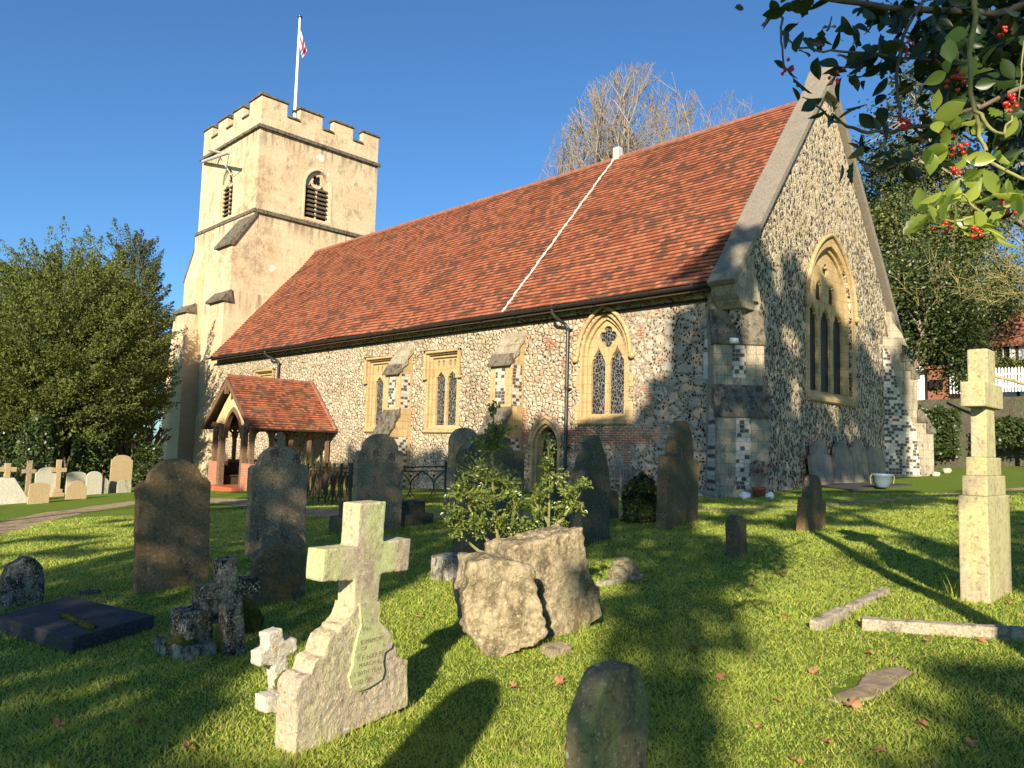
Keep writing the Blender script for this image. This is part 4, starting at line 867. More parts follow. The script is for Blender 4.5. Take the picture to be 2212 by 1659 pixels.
G_grey2 = stone('grey_wall_headstone', (.20, .18, .14), (.30, .27, .21), lich=.35, lcol=(.45, .43, .36), dark=.4, dcol=(.08, .07, .05), bmp=.5)
leaner(1756, 1800, 951, 'first arched headstone against the gable wall, nearest the chancel corner'); leaner(1805, 1845, 954, 'second arched headstone against the gable wall, under the window sill')
leaner(1846, 1877, 951, 'third headstone against the gable wall with a taller scrolled top', 'ogee'); leaner(1878, 1913, 965, 'darkest last headstone against the gable wall, beside the far buttress', 'camber')
def poly_slab(uvs, h, mat, name, label, cat, near=0, dz0=0., below=.15):
    pts = [G(u, v, dz0 + h) for u, v in uvs]; c = sum(pts, Vector()) / len(pts); c.z = gz(c.x, c.y)
    m = MB(); m.prism(pts, (0, 0, -h - below)); o = m.build(name, mat, None, loc=c, bevel=0 if near else .015)
    if near: rough(o, near, near * 1.2, .3, near * .8, .07)
    return tag(o, label, cat)
poly_slab([(1752, 1046), (1900, 1041), (1972, 1046), (1840, 1057)], .05, G_slate, 'flat_slab', 'thin dark slab lying in grass below the wall headstones', 'slab')
p = G(1906, 1053, .05); rt_ = root('patterned_pot', p, 'empty blue grey lattice-patterned flower pot standing on the thin slab', 'flower pot')
k = NM('glazed_lattice', .4, .5); X = k.sep(); an = k.math('ARCTAN2', X[1], X[0]); a = k.math('FRACT', k.math('ADD', k.math('MULTIPLY', an, 3.5), k.math('MULTIPLY', X[2], 16.))); b = k.math('FRACT', k.math('SUBTRACT', k.math('MULTIPLY', an, 3.5), k.math('MULTIPLY', X[2], 16.)))
k.col(k.mix(k.math('MAXIMUM', k.math('LESS_THAN', a, .2), k.math('LESS_THAN', b, .2)), (.06, .11, .15), (.20, .25, .27))); M['glaze'] = k.m
m = MB(); m.lathe(p, [(0.02, 0), (.15, 0), (.17, .03), (.24, .15), (.28, .33), (.31, .35), (.31, .4), (.27, .4), (.24, .3), (.02, .28)], 28); m.build('body', M['glaze'], rt_, smooth=True)
m = MB(); m.lathe(p, [(.02, .31), (.25, .31)], 20); m.build('soil', M['moss'], rt_)
for s in (-1, 1): m = MB(); m.tube([p + RT * .31 * s + Vector((0, 0, .38)), p + RT * .36 * s + Vector((0, 0, .3)), p + RT * .33 * s + Vector((0, 0, .1))], .012, 5); m.build('handle', M['willowtwig'], rt_)
# potted red plant between two white stones
p = G(1640, 1074); rt_ = root('potted_plant', p, 'terracotta pot with a straggly dark red plant at the foot of the corner buttress', 'potted plant')
m = MB(); m.lathe(p, [(.02, 0), (.14, 0), (.17, .2), (.19, .21), (.19, .27), (.16, .27), (.15, .2), (.02, .2)], 22); m.build('pot', M['terracotta'], rt_, smooth=True)
m = MB(); lv = MB()
for i in range(13):
    a = i * 2.4; r_ = .08 + .25 * random.random(); hgt = .35 + .4 * random.random(); q = p + Vector((math.cos(a) * r_, math.sin(a) * r_, .25 + hgt)); m.tube([p + Vector((0, 0, .2)), p + Vector((math.cos(a) * r_ * .4, math.sin(a) * r_ * .4, .25 + hgt * .6)), q], .009, 4)
    for j in range(5): c = q + Vector((random.gauss(0, .06), random.gauss(0, .06), random.gauss(0, .05))); d = Vector((random.gauss(0, 1), random.gauss(0, 1), random.gauss(0, .5))).normalized(); e = d.cross(Vector((random.random(), random.random(), 1))).normalized(); lv.add([c - d * .06, c + e * .035, c + d * .06, c - e * .035], [(0, 1, 2, 3)])
m.build('stem', M['twig'], rt_); lv.build('leaves', M['redleaf'], rt_, weld=False)
for u, lab in ((1610, 'white chalk lump left of the terracotta pot'), (1663, 'pale chalk lump right of the terracotta pot')):
    p = G(u, 1078); m = MB(); m.sphere(p + Vector((0, 0, .08)), .15 if u < 1620 else .12, 7, sz=.8); o = m.build('chalk_lump', M['whitewall'], None, loc=p); rough(o, .03, .12, .15); tag(o, lab, 'stone')
p = ony(1584, 737, -.42); rt_ = root('security_light', p, 'small white security light on the corner buttress', 'light'); d = Vector((.7, -.7, 0))
m = MB(); m.tube([p, p + d * .14], .035, 8); m.build('bracket', M['greyplastic'], rt_); m = MB(); m.tube([p + d * .1 + RT * -.12, p + d * .1 + RT * .1], [.09, .075], 12); m.build('lamp_housing', M['white'], rt_, smooth=True)

# ---- traced monuments
def face(p, psi, pts):
    t = Vector((-math.sin(psi), math.cos(psi), 0)); out = []
    for u, v in pts: q = onp(u, v, p, psi) - p; out.append((q.dot(t), q.z))
    n = Vector((math.cos(psi), math.sin(psi), 0)); return out, Matrix(((t.x, 0, n.x, p.x), (t.y, 0, n.y, p.y), (0, 1, 0, p.z), (0, 0, 0, 1)))
def traced(p, psi, pts, th, mat, name, par=None, vox=0, amp=.012, sc=.15, bevel=.01, label=None, cat=None):
    lp, fr = face(p, psi, pts); m = MB(); m.panel([lp], fr, th); o = m.build(name, mat, par, loc=None if par else p, bevel=0 if vox else bevel)
    if vox: rough(o, vox, amp, sc, amp * .5, sc * .25)
    if label: tag(o, label, cat)
    return fr, lp
c2 = lambda L_: [(493.8 + .3718 * a, 1042.4 + .3718 * b) for a, b in L_]
# big broken cross in the foreground
p = G(750, 1590); psi = R(8)
FC = root('cross_gravestone', p, 'large broken sandstone cross with stepped spalled base and green algae in the foreground', 'gravestone')
fr, lp = traced(p, psi, c2([(763, 122), (917, 110), (903, 345), (1062, 325), (1050, 508), (888, 532), (872, 700), (868, 860), (720, 880), (710, 800), (728, 700), (730, 570), (540, 578), (548, 480), (556, 390), (745, 372)]), .135, G_cross, 'cross', FC, vox=.008, amp=.004)
fr2, _ = traced(p, psi, c2([(868, 795), (902, 812), (906, 838), (940, 858), (950, 905), (952, 935), (975, 940), (978, 985), (988, 1016), (1014, 1020), (1046, 1030), (1042, 1300), (720, 1450), (385, 1640), (393, 1200), (402, 1178), (420, 1146), (448, 1122), (484, 1112), (490, 1080), (502, 1042), (524, 1020), (556, 1010), (560, 980), (570, 942), (588, 905), (614, 878), (646, 864), (652, 838), (676, 822), (702, 790), (720, 745), (728, 700), (800, 720)]), .16, G_base, 'base', FC, vox=.008, amp=.014, sc=.2)
nf = Vector((math.cos(psi), math.sin(psi), 0))
lpi, fri = face(p, psi, c2([(752, 700), (872, 690), (868, 800), (900, 835), (935, 870), (948, 930), (935, 962), (900, 985), (890, 1040), (898, 1090), (885, 1140), (850, 1165), (800, 1195), (742, 1212), (706, 1195), (688, 1130), (712, 1060), (722, 980), (740, 900), (762, 820)]))
m = MB(); m.panel([lpi], fri @ Matrix.Translation((0, 0, .014)), .03); m.build('inscribed_face', G_cross, FC, bevel=.003, bseg=1)
txt = [('IN', 783, 848, 34), ('G MEMORY', 825, 912, 30), ('OF', 775, 963, 30), ('F HARPE', 828, 1003, 38), ('MARCH 8.', 810, 1047, 31), ('S 80TH YEAR', 800, 1095, 31), ('LSO OF', 768, 1152, 31), ('JIC', 765, 1203, 31)]
tm = []
for s_, a, b, sz in txt:
    cu = bpy.data.curves.new('inscription', 'FONT'); cu.body = s_; cu.size = sz * .3718 / F_ * 4.05 * 1.12; cu.align_x = 'CENTER'; cu.align_y = 'CENTER'; cu.extrude = .0008; cu.space_character = 1.15
    q, _f = face(p, psi, c2([(a, b)])); cu.materials.append(M['letters']); ct = bpy.data.objects.new('inscription_curve', cu); me_ = bpy.data.meshes.new_from_object(ct); bpy.data.objects.remove(ct); o = bpy.data.objects.new('inscription', me_); COL.objects.link(o)
    o.parent = FC; o.matrix_local = Matrix.Translation(-p) @ fr @ Matrix.Translation((q[0][0], q[0][1], .0148)) @ Matrix.Rotation(R(-1), 4, 'Z')
# small white cross
p = G(598, 1528); SC_ = root('cross_gravestone', p, 'small white lichened cross with mossy foot, left of the large foreground cross', 'gravestone')
traced(p, R(5), c2([(228, 880), (315, 850), (328, 918), (400, 905), (408, 975), (345, 1008), (358, 1140), (355, 1240), (285, 1240), (262, 1060), (180, 1075), (178, 992), (235, 965)]), .10, G_wl, 'cross', SC_, vox=.009, amp=.01, sc=.08)
traced(p + Vector((.10, .0, 0)), R(5), c2([(215, 1250), (350, 1215), (350, 1340), (215, 1340)]), .12, G_wl, 'base', SC_, vox=.012, amp=.02, sc=.1)
m = MB(); m.sphere(onp(493.8 + .3718 * 318, 1042.4 + .3718 * 1180, p, R(5)), .06, 8, sz=1.5); o = m.build('moss', M['moss'], SC_); rough(o, .012, .05, .05)
# black and white cross leaning on a broken stepped base
cl = lambda L_: [(.3307 * a, 932.6 + .3307 * b) for a, b in L_]
p = G(505, 1418); BC = root('cross_gravestone', p, 'black and white lichened cross leaning against a broken mossy stepped base', 'gravestone')
traced(p, R(3), cl([(1440, 845), (1545, 822), (1562, 965), (1695, 950), (1708, 1050), (1585, 1078), (1618, 1490), (1505, 1500), (1462, 1090), (1315, 1112), (1300, 1018), (1450, 990)]), .12, G_bw, 'cross', BC, vox=.012, amp=.02, sc=.1)
q = G(415, 1425); traced(q, R(3), cl([(1195, 1420), (1420, 1380), (1420, 1540), (1195, 1560)]), .5, G_step, 'base_step', BC, vox=.015, amp=.03, sc=.15)
traced(q - Vector((.12, 0, 0)), R(3), cl([(1225, 1190), (1395, 1170), (1400, 1420), (1225, 1450)]), .3, G_bw, 'base_step', BC, vox=.015, amp=.03, sc=.15)
traced(q - Vector((.18, 0, 0)), R(3), cl([(1325, 1085), (1480, 1080), (1480, 1250), (1325, 1250)]), .22, G_step, 'base_step', BC, vox=.015, amp=.03, sc=.12)
traced(G(535, 1370), R(3), cl([(1600, 1085), (1640, 1085), (1700, 1170), (1730, 1230), (1720, 1360), (1600, 1400)]), .3, M['moss'], 'base_step', BC, vox=.015, amp=.05, sc=.12)
mq = onp(402, 1382, q - Vector((.25, 0, 0)), R(3)); m = MB(); m.sphere(mq, .15, 9, sz=.35); m.sphere(mq + Vector((-.1, .12, .01)), .12, 9, sz=.35); o = m.build('moss', M['moss'], BC); rough(o, .012, .05, .06)
# stone cross on stepped base at the right
p = G(2122, 1288); RC = root('cross_gravestone', p, 'tall yellow-streaked stone cross on a stepped base at the right side', 'gravestone')
G_right = stone('streaked_sandstone', (.36, .29, .19), (.46, .38, .26), lich=.2, lcol=(.6, .56, .42), dark=.14, dcol=(.16, .13, .08), algae=.55, acol=(.50, .50, .20), streak=.35, bmp=.4)
u = 1 / 231.
def rbox(z0, z1, tx, wy, name, x=0.): m = MB(); m.box((p.x - tx / 2 + x, p.y - wy / 2, p.z + z0), (p.x + tx / 2 + x, p.y + wy / 2, p.z + z1)); return m.build(name, G_right, RC, bevel=.012)
p = p + Vector((.03, .03, 0)); RC.location = p
rbox(-.25, .93, .235, .80, 'base_step'); rbox(.93, 1.11, .205, .66, 'base_step'); rbox(1.11, 1.28, .17, .52, 'base_step')
m = MB(); m.panel([[(-.17, 1.28), (.17, 1.28), (.145, 1.738), (-.145, 1.738)]], Matrix(((0, 0, 1, p.x + .065), (1, 0, 0, p.y), (0, 1, 0, p.z), (0, 0, 0, 1))), .13); m.build('shaft', G_right, RC, bevel=.012)
m = MB(); m.box((p.x - .10, p.y - .33, p.z + 1.74), (p.x + .10, p.y + .33, p.z + 1.97)); m.box((p.x - .085, p.y - .14, p.z + 1.95), (p.x + .085, p.y + .14, p.z + 2.29)); m.build('cross', G_right, RC, bevel=.015)
# the broken rock planter
c3 = lambda L_: [(877.8 + .3968 * a, 822.9 + .3968 * b) for a, b in L_]
p = G(1110, 1405); RK = root('broken_rock_monument', p, 'broken rusticated rock monument split in two with hollies growing out of it', 'gravestone')
traced(p + Vector((.15, -.05, 0)), R(-30), c3([(345, 990), (470, 965), (540, 985), (600, 990), (690, 1020), (712, 1110), (735, 1230), (762, 1370), (700, 1445), (560, 1500), (470, 1520), (425, 1480), (340, 1390), (325, 1290), (310, 1240), (300, 1150), (340, 1110)]), .42, G_rock, 'rock', RK, vox=.016, amp=.07, sc=.3)
q = G(1240, 1372); traced(q + Vector((-.05, 0, 0)), R(-18), c3([(560, 915), (620, 890), (760, 860), (860, 820), (960, 803), (968, 880), (975, 950), (1000, 1050), (1050, 1130), (1065, 1280), (960, 1400), (760, 1400), (752, 1360), (700, 1050), (560, 985)]), .42, G_rock, 'rock', RK, vox=.016, amp=.07, sc=.3)
o = poly_slab([(1165, 1392), (1210, 1382), (1235, 1395), (1190, 1408)], .05, G_rock, 'rock_fragment', 'small pale rock chip in grass in front of the broken rock', 'stone', near=.012)
# ledger slab and flat stones
poly_slab([(-14, 1330), (150, 1287), (334, 1328), (157, 1377)], .13, G_slate, 'ledger_slab', 'large dark slate ledger slab lying flat at the left', 'grave slab')
o = bpy.data.objects[-1] if False else None
m = MB(); 
for i in range(16): f = i / 15; q = G(130 + 68 * f, 1324 + 30 * f, .145); m.sphere(q, .02 + .02 * random.random() + .02 * f, 5, sz=.5)
mo = m.build('moss_line', M['moss'], None, loc=G(160, 1335, .145)); tag(mo, 'line of yellow moss on top of the dark ledger slab', 'moss')
poly_slab([(160, 1281), (190, 1272), (220, 1274), (208, 1282)], .02, G_slate, 'flat_slab', 'small dark slab sunk in the lawn behind the ledger slab', 'slab')
def beam(u0, v0, u1, v1, w, h, label, mat=G_bw, name='kerb_stone', dz=0):
    a, b = G(u0, v0), G(u1, v1); d = (b - a); d.z = 0; d.normalize(); s = Vector((-d.y, d.x, 0)) * w; m = MB(); m.prism([a - Vector((0, 0, .15)), a + Vector((0, 0, h)), a + s + Vector((0, 0, h)), a + s - Vector((0, 0, .15))], b - a); o = m.build(name, mat, None, loc=a); rough(o, .012, .022, .12, .01, .04); return tag(o, label, 'kerb')
G_kerb = stone('pale_kerb_stone', (.36, .31, .22), (.46, .41, .30), lich=.4, lcol=(.58, .55, .44), dark=.45, dcol=(.14, .12, .08), sc=1.6, bmp=.8)
beam(1862, 1362, 2330, 1394, .11, .085, 'long pale grave kerb running to the right edge', G_kerb); beam(1776, 1364, 1838, 1330, .10, .07, 'short front piece of the left grave kerb', G_kerb); beam(1848, 1322, 1925, 1282, .09, .05, 'back piece of the left grave kerb sinking into the lawn', G_kerb)
poly_slab([(1785, 1508), (1850, 1480), (1870, 1452), (1940, 1437), (1972, 1450), (1930, 1478), (1900, 1500), (1830, 1520)], .012, M['bare'], 'sunken_slab', 'worn flat stone showing through the grass at lower right', 'slab', near=.008, below=.03)
beam(1300, 1268, 1390, 1250, .09, .05, 'sunken kerb beside the small foot stone', G_kerb)
p, w_, h_, t_, n_ = place_stone(1306, 1364, 1254, 1208, 0, .15)
m = MB(); m.sphere(p + Vector((0, -.09, .07)), .13, 8, sz=.8); m.sphere(p + Vector((-.03, .05, .14)), .13, 8, sz=.9); m.sphere(p + Vector((0, .14, .08)), .11, 8, sz=.8); o = m.build('foot_stone', G_rock, None, loc=p); rough(o, .014, .03, .1); tag(o, 'small trefoil-shaped brown foot stone right of the broken rock', 'gravestone')
gravestone(2007, 2020, 995, 937, 'square', G_pale, 'narrow pale pillar stone just beyond the far buttress', th=.25)
for (u, v, r_, lab) in ((2045, 1022, .2, 'pale rubble lump on the grass beyond the far buttress'), (2022, 1028, .16, 'brown rubble lump on the grass beyond the far buttress')):
    p = G(u, v); m = MB(); m.sphere(p + Vector((0, 0, r_ * .4)), r_, 7, sz=.7); o = m.build('rubble', G_pale, None, loc=p); rough(o, .04, .15, .2); tag(o, lab, 'stone')

# ================================================================== RAILINGS, BENCH
def railing(pts, label, name='iron_railing', panel=1.05, hgt=1.1, dens=1):
    a = Vector(pts[0]); rt_ = root(name, a, label, 'railing')
    posts = []; m = MB()
    for i in range(len(pts) - 1):
        p, q = Vector(pts[i]), Vector(pts[i + 1]); n = max(1, round((q - p).length / panel))
        for k in range(n):
            A, B = p.lerp(q, k / n), p.lerp(q, (k + 1) / n); posts.append(A); posts.append(B) if (i == len(pts) - 2 and k == n - 1) else None
            z = Vector((0, 0, 1))
            for h_ in (hgt, hgt - .12, .12): m.tube([A + z * h_, B + z * h_], .02 if h_ == hgt else .014, 4)
            # interlaced quatrefoil arcs
            for s_ in (0, .5):
                P0, P1 = A.lerp(B, s_), A.lerp(B, s_ + .5)
                for u0_, u1_ in (((0, hgt - .12), (1, .12)), ((1, hgt - .12), (0, .12))):
                    L_ = []
                    for j in range(9): f = j / 8; x = u0_[0] + (u1_[0] - u0_[0]) * f; x = x + .16 * math.sin(f * 2 * math.pi) * (1 if u0_[0] == 0 else -1); L_.append(P0.lerp(P1, x) + z * (u0_[1] + (u1_[1] - u0_[1]) * f))
                    m.tube(L_, .018, 4)
                c = P0.lerp(P1, .5); m.sphere(c + z * (hgt - .25), .04, 5); m.sphere(c + z * .3, .04, 5)
    m.build('tracery_panel', M['rust_iron'], rt_)
    for q in posts: m = MB(); m.tube([q - Vector((0, 0, .2)), q + Vector((0, 0, hgt + .06))], .038, 6); m.sphere(q + Vector((0, 0, hgt + .1)), .05, 6); m.build('post', M['iron'], rt_)
ra = [G(655, 1076), G(744, 1096), G(960, 1092)]
railing([G(640, 1072), G(752, 1097)], 'black iron tracery railing running from the porch side to the corner post'); railing([G(756, 1098), G(960, 1092)], 'rusty iron tracery railing with quatrefoils between two tall headstones')
railing([G(970, 1084), G(1060, 1060)], 'iron railing return behind the round-topped headstone')
BX0, BX1, BY = -5.2, -2.95, -.72; zb = gz(-4.1, BY); rt_ = root('garden_bench', ((BX0 + BX1) / 2, BY, zb), 'weathered grey wooden garden bench against the chancel wall', 'bench')
m = MB()
for i in range(4): m.box((BX0, BY - .45 + i * .12, zb + .42), (BX1, BY - .36 + i * .12, zb + .445))
m.build('seat', M['bench'], rt_); m = MB()
m.box((BX0, BY + .06, zb + .86), (BX1, BY + .1, zb + .94)); m.box((BX0, BY + .04, zb + .5), (BX1, BY + .08, zb + .56))
for i in range(19): x = BX0 + .08 + i * (BX1 - BX0 - .2) / 18; m.box((x, BY + .055, zb + .56), (x + .045, BY + .075, zb + .86))
m.build('backrest', M['bench'], rt_)
for x in (BX0, BX1 - .07):
    for y, h_ in ((BY - .48, .66), (BY + .04, .95)): m = MB(); m.box((x, y, zb - .05), (x + .07, y + .07, zb + h_)); m.build('leg', M['bench'], rt_)
    m = MB(); m.box((x - .01, BY - .5, zb + .66), (x + .08, BY + .1, zb + .7)); m.build('armrest', M['bench'], rt_)

# ================================================================== VEGETATION HELPERS
def leaves(C_, size, wid, up=None, curl=0, jit=1.0, axis=None):
    """C_ (n,3) centres -> rhombic leaf quads"""
    n = len(C_); a = RNG.normal(size=(n, 3)) if axis is None else axis + RNG.normal(size=(n, 3)) * jit; a /= np.linalg.norm(a, axis=1)[:, None]
    b = RNG.normal(size=(n, 3)); b -= a * (a * b).sum(1)[:, None]; b /= np.linalg.norm(b, axis=1)[:, None]
    s = (size * RNG.uniform(.7, 1.3, n))[:, None]; w = s * wid
    V = np.stack([C_ - a * s / 2, C_ + b * w / 2 - a * s * .05, C_ + a * s / 2, C_ - b * w / 2 - a * s * .05], 1).reshape(-1, 3)
    return V, np.arange(4 * n).reshape(-1, 4)
def tubes_np(segs, name, mat, parent=None, sides=3, loc=(0, 0, 0)):
    A = np.array([s[0] for s in segs]); B = np.array([s[1] for s in segs]); ra = np.array([s[2] for s in segs]); rb = np.array([s[3] for s in segs])
    d = B - A; d /= np.linalg.norm(d, axis=1)[:, None] + 1e-9; r_ = np.where(np.abs(d[:, 2:3]) > .9, np.array([[1., 0, 0]]), np.array([[0, 0, 1.]])); x = np.cross(d, r_); x /= np.linalg.norm(x, axis=1)[:, None]; y = np.cross(d, x)
    V = []
    for P_, rr in ((A, ra), (B, rb)):
        for k in range(sides): an = 2 * math.pi * k / sides; V.append(P_ + (x * math.cos(an) + y * math.sin(an)) * rr[:, None])
    V = np.stack(V, 1); n = len(A); F = []
    for k in range(sides): k2 = (k + 1) % sides; F.append(np.stack([np.arange(n) * 2 * sides + q for q in (k, k2, sides + k2, sides + k)], 1))
    F = np.concatenate(F); return numesh(name, V.reshape(-1, 3), F, mat, parent, loc=loc)
def grow(p, d, ln, rad, depth, out, rng, spread=.5, up=.12, kids=(2, 3), shrink=.78, minr=.006, tips=None, wob=.12):
    n = 3; q = Vector(p); d = Vector(d)
    for i in range(n):
        d = (d + Vector((rng.gauss(0, wob), rng.gauss(0, wob), rng.gauss(0, wob) + up * .3))).normalized(); q2 = q + d * ln / n; r0 = rad * (1 - .25 * i / n); r1 = rad * (1 - .25 * (i + 1) / n); out.append((tuple(q), tuple(q2), r0, r1)); q = q2
        if depth > 0 and depth < 5 and i < 2 and rng.random() < .55:
            e = (d + Vector((rng.gauss(0, 1), rng.gauss(0, 1), rng.gauss(0, 1) + up)) * spread * 1.1).normalized(); grow(q, e, ln * shrink * .75, max(minr, rad * .5), depth - 2 if depth > 1 else 0, out, rng, spread, up, kids, shrink, minr, tips, wob)
    if depth <= 0:
        if tips is not None: tips.append(tuple(q))
        return
    k = rng.randint(*kids)
    for j in range(k):
        e = (d + Vector((rng.gauss(0, 1), rng.gauss(0, 1), rng.gauss(0, 1))) * spread + Vector((0, 0, up))).normalized(); grow(q, e, ln * shrink * rng.uniform(.8, 1.15), max(minr, rad * .68), depth - 1, out, rng, spread, up, kids, shrink, minr, tips, wob)
def gpos(u, dep):
    d = rd(u, 829.5); d.z = 0; k = FW.copy(); k.z = 0; p = CAM + d * (dep / d.dot(FW)); return Vector((p.x, p.y, gz(p.x, p.y)))
def zat(u, v, dep): return (CAM + rd(u, v) * dep).z

# ---- yews
def yew(pos, rx, ry, ztop, zbot, nb, mat, label, seed, plume=1.3, lsz=.13, core=True, holes=.0):
    rng = np.random.default_rng(seed); rt_ = root('yew_tree', pos, label, 'tree'); h = ztop - zbot; c = np.array([pos.x, pos.y, zbot + h * .45])
    u = rng.normal(size=(nb, 3)); u /= np.linalg.norm(u, axis=1)[:, None]; u[:, 2] = np.where(u[:, 2] < -.8, -u[:, 2], u[:, 2])
    lump = np.array([1 + .34 * noise.noise(Vector((a[0] * 2.2 + seed, a[1] * 2.2, a[2] * 2.2))) + .13 * noise.noise(Vector((a[0] * 6, a[1] * 6 + seed, a[2] * 6))) for a in u])
    rad = np.array([rx, ry, 1.]); zs = np.where(u[:, 2] > 0, h * .55, h * .45)
    P = c + np.stack([u[:, 0] * rx, u[:, 1] * ry, u[:, 2] * zs], 1) * (lump * rng.uniform(.66, 1.04, nb))[:, None]
    out = u * np.array([1, 1, .5]) + np.array([0, 0, .55]); out /= np.linalg.norm(out, axis=1)[:, None]
    k = 150; t = rng.uniform(0, 1, (nb, k)) ** .8; L_ = plume * rng.uniform(.6, 1.3, nb)[:, None]
    q = P[:, None, :] + out[:, None, :] * (t * L_)[:, :, None] + rng.normal(size=(nb, k, 3)) * (.36 * (1.12 - t))[:, :, None] * np.array([1, 1, .6])
    q = q.reshape(-1, 3); ax = np.repeat(out, k, 0); V, F = leaves(q, lsz, .5, axis=ax, jit=.7)
    if core:
        n2 = nb * 14; w = rng.normal(size=(n2, 3)); w /= np.linalg.norm(w, axis=1)[:, None]; r_ = rng.uniform(.3, .82, n2) ** .5; q2 = c + w * r_[:, None] * np.array([rx * .85, ry * .85, h * .46]) ; V2, F2 = leaves(q2, lsz * 2.6, .8); V = np.concatenate([V, V2]); F = np.concatenate([F, F2 + len(V) - len(V2)])
    numesh('crown', V - np.array(pos), F, mat, rt_); segs = []; rg = random.Random(seed)
    for i in range(6): a = rg.uniform(0, 6.28); grow(Vector((pos.x + .3 * math.cos(a), pos.y + .3 * math.sin(a), pos.z - .3)), (math.cos(a) * .22, math.sin(a) * .22, 1), h * .18, .24, 4, segs, rg, .3, .25)
    tubes_np([(np.array(a) - np.array(pos), np.array(b) - np.array(pos), r0, r1) for a, b, r0, r1 in segs], 'trunk', M['bark'], rt_, 6); return rt_
def yewuv(u, dep, r_px, vt, vb, **k):
    p = gpos(u, dep); r_ = r_px / F_ * dep; zt = zat(u, vt, dep); return yew(p, r_, r_ * .85, zt, max(p.z + .2, zat(u, vb, dep)), **k)
yewuv(128, 41, 190, 600, 985, nb=950, plume=2.1, mat=M['yew'], label='broad olive green yew left of the tower, nearest the gravestones', seed=3)
yewuv(262, 43, 64, 670, 990, nb=230, plume=1.6, mat=M['yew'], label='smaller yew pressed against the foot of the tower', seed=11)
yewuv(262, 60, 98, 548, 960, nb=440, mat=M['yew3'], label='taller darker yew rising behind the broad yew', seed=5, plume=1.9, lsz=.17)
yewuv(50, 58, 70, 625, 960, nb=400, mat=M['yew2'], label='dark yew behind at the far left', seed=8, plume=1.7, lsz=.16)
# ivy and shrubs under the yews
def shrub(u, dep, r_px, vt, mat, label, n=2600, lsz=.1, name='shrub', cat='shrub', flat=.8, seed=1):
    p = gpos(u, dep); r_ = r_px / F_ * dep; zt = zat(u, vt, dep); h = max(.2, zt - p.z); rng = np.random.default_rng(seed); w = rng.normal(size=(n, 3)); w /= np.linalg.norm(w, axis=1)[:, None]; w[:, 2] = abs(w[:, 2])
    lump = np.array([1 + .3 * noise.noise(Vector((a[0] * 2.5 + seed, a[1] * 2.5, a[2] * 2.5))) for a in w]); w[:, 2] = np.minimum(1., w[:, 2] * 1.3); q = w * np.array([r_, r_ * flat, h * .92]) * (lump * rng.uniform(.6, 1, n) ** .35)[:, None]
    V, F = leaves(q, lsz, .75); o = numesh(name, V, F, mat); o.location = p; tag(o, label, cat); return o
shrub(95, 36, 55, 905, M['ivy'], 'ivy shrub behind the sunlit crosses under the yew', 5000, .16, seed=4, name='ivy_shrub'); shrub(215, 40, 60, 930, M['ivy'], 'dark shrub behind the tallest tan headstone', 4500, .16, seed=6)
shrub(330, 41, 40, 960, M['ivy'], 'low dark shrub at the foot of the tower', 2500, .14, seed=9); shrub(10, 38, 40, 900, M['ivy'], 'dark evergreen shrub at the left edge', 3500, .16, seed=14)
shrub(1385, 15.4, 46, 1030, M['ivy'], 'dark ivy-covered dome-shaped mound beside the tall narrow headstone', 6500, .055, 'ivy_mound', 'shrub', seed=2) if False else shrub(1385, 15.4, 44, 1032, M['ivy'], 'dark ivy-covered dome-shaped mound beside the tall narrow headstone', n=7000, lsz=.055, name='ivy_mound', seed=2)
# strap-leaved plants by the porch
def grassy(p, n, ln, spread, label, seed, mat=None, name='strap_leaf_plant'):
    rng = random.Random(seed); m = MB(); p = Vector(p)
    for i in range(n):
        a = rng.uniform(0, 6.28); l = ln * rng.uniform(.5, 1.1); o = Vector((math.cos(a), math.sin(a), 0)); b = p + Vector((rng.gauss(0, spread), rng.gauss(0, spread), -.03)); s = Vector((-o.y, o.x, 0)) * (.03 if ln > .6 else .008) * (ln ** .5); le = rng.uniform(.25, .8); pr = []
        for j in range(5): f = j / 4; c = b + o * l * le * f ** 1.5 + Vector((0, 0, l * (f - .42 * le * f ** 2.2))); pr += [c - s * (1 - f * .95), c + s * (1 - f * .95)]
        m.add(pr, [(j * 2, j * 2 + 1, j * 2 + 3, j * 2 + 2) for j in range(4)])
    o = m.build(name, mat or M['strap'], None, loc=p, weld=False); tag(o, label, 'plant')
for i, (x, y, l, lab) in enumerate(((-26.2, -4.6, 1.5, 'tuft of yellow-green strap leaves left of the porch'), (-26.6, -2.5, 1.3, 'arching grass clump between porch and tower'), (-18.3, -3.2, 2.3, 'tall arching ornamental grass right of the porch'), (-19.0, -1.3, 1.8, 'strap leaf clump against the nave wall right of the porch'), (-20.1, -3.7, 1.1, 'low strap leaf clump at the front right corner of the porch'), (-24.6, .0 - 1., 1.0, 'strap leaves seen through the porch arches'))):
    grassy((x, y, gz(x, y)), 150, l, .3, lab, i)
grassy(G(470, 1400), 46, .34, .03, 'tuft of grass growing at the foot of the black and white cross', 20, M['blade']); grassy(G(575, 1420) , 20, .2, .05, 'small tuft right of the black and white cross', 21, M['blade']); grassy(G(2050, 1290), 40, .3, .06, 'long grass tuft at the left foot of the right-hand cross', 22, M['blade'])
grassy(G(1262, 1372), 26, .22, .04, 'dark grass tuft at the right foot of the broken rock', 23, M['blade']); grassy(G(655, 1592), 16, .12, .05, 'weed tuft at the foot of the foreground cross', 24, M['blade'])
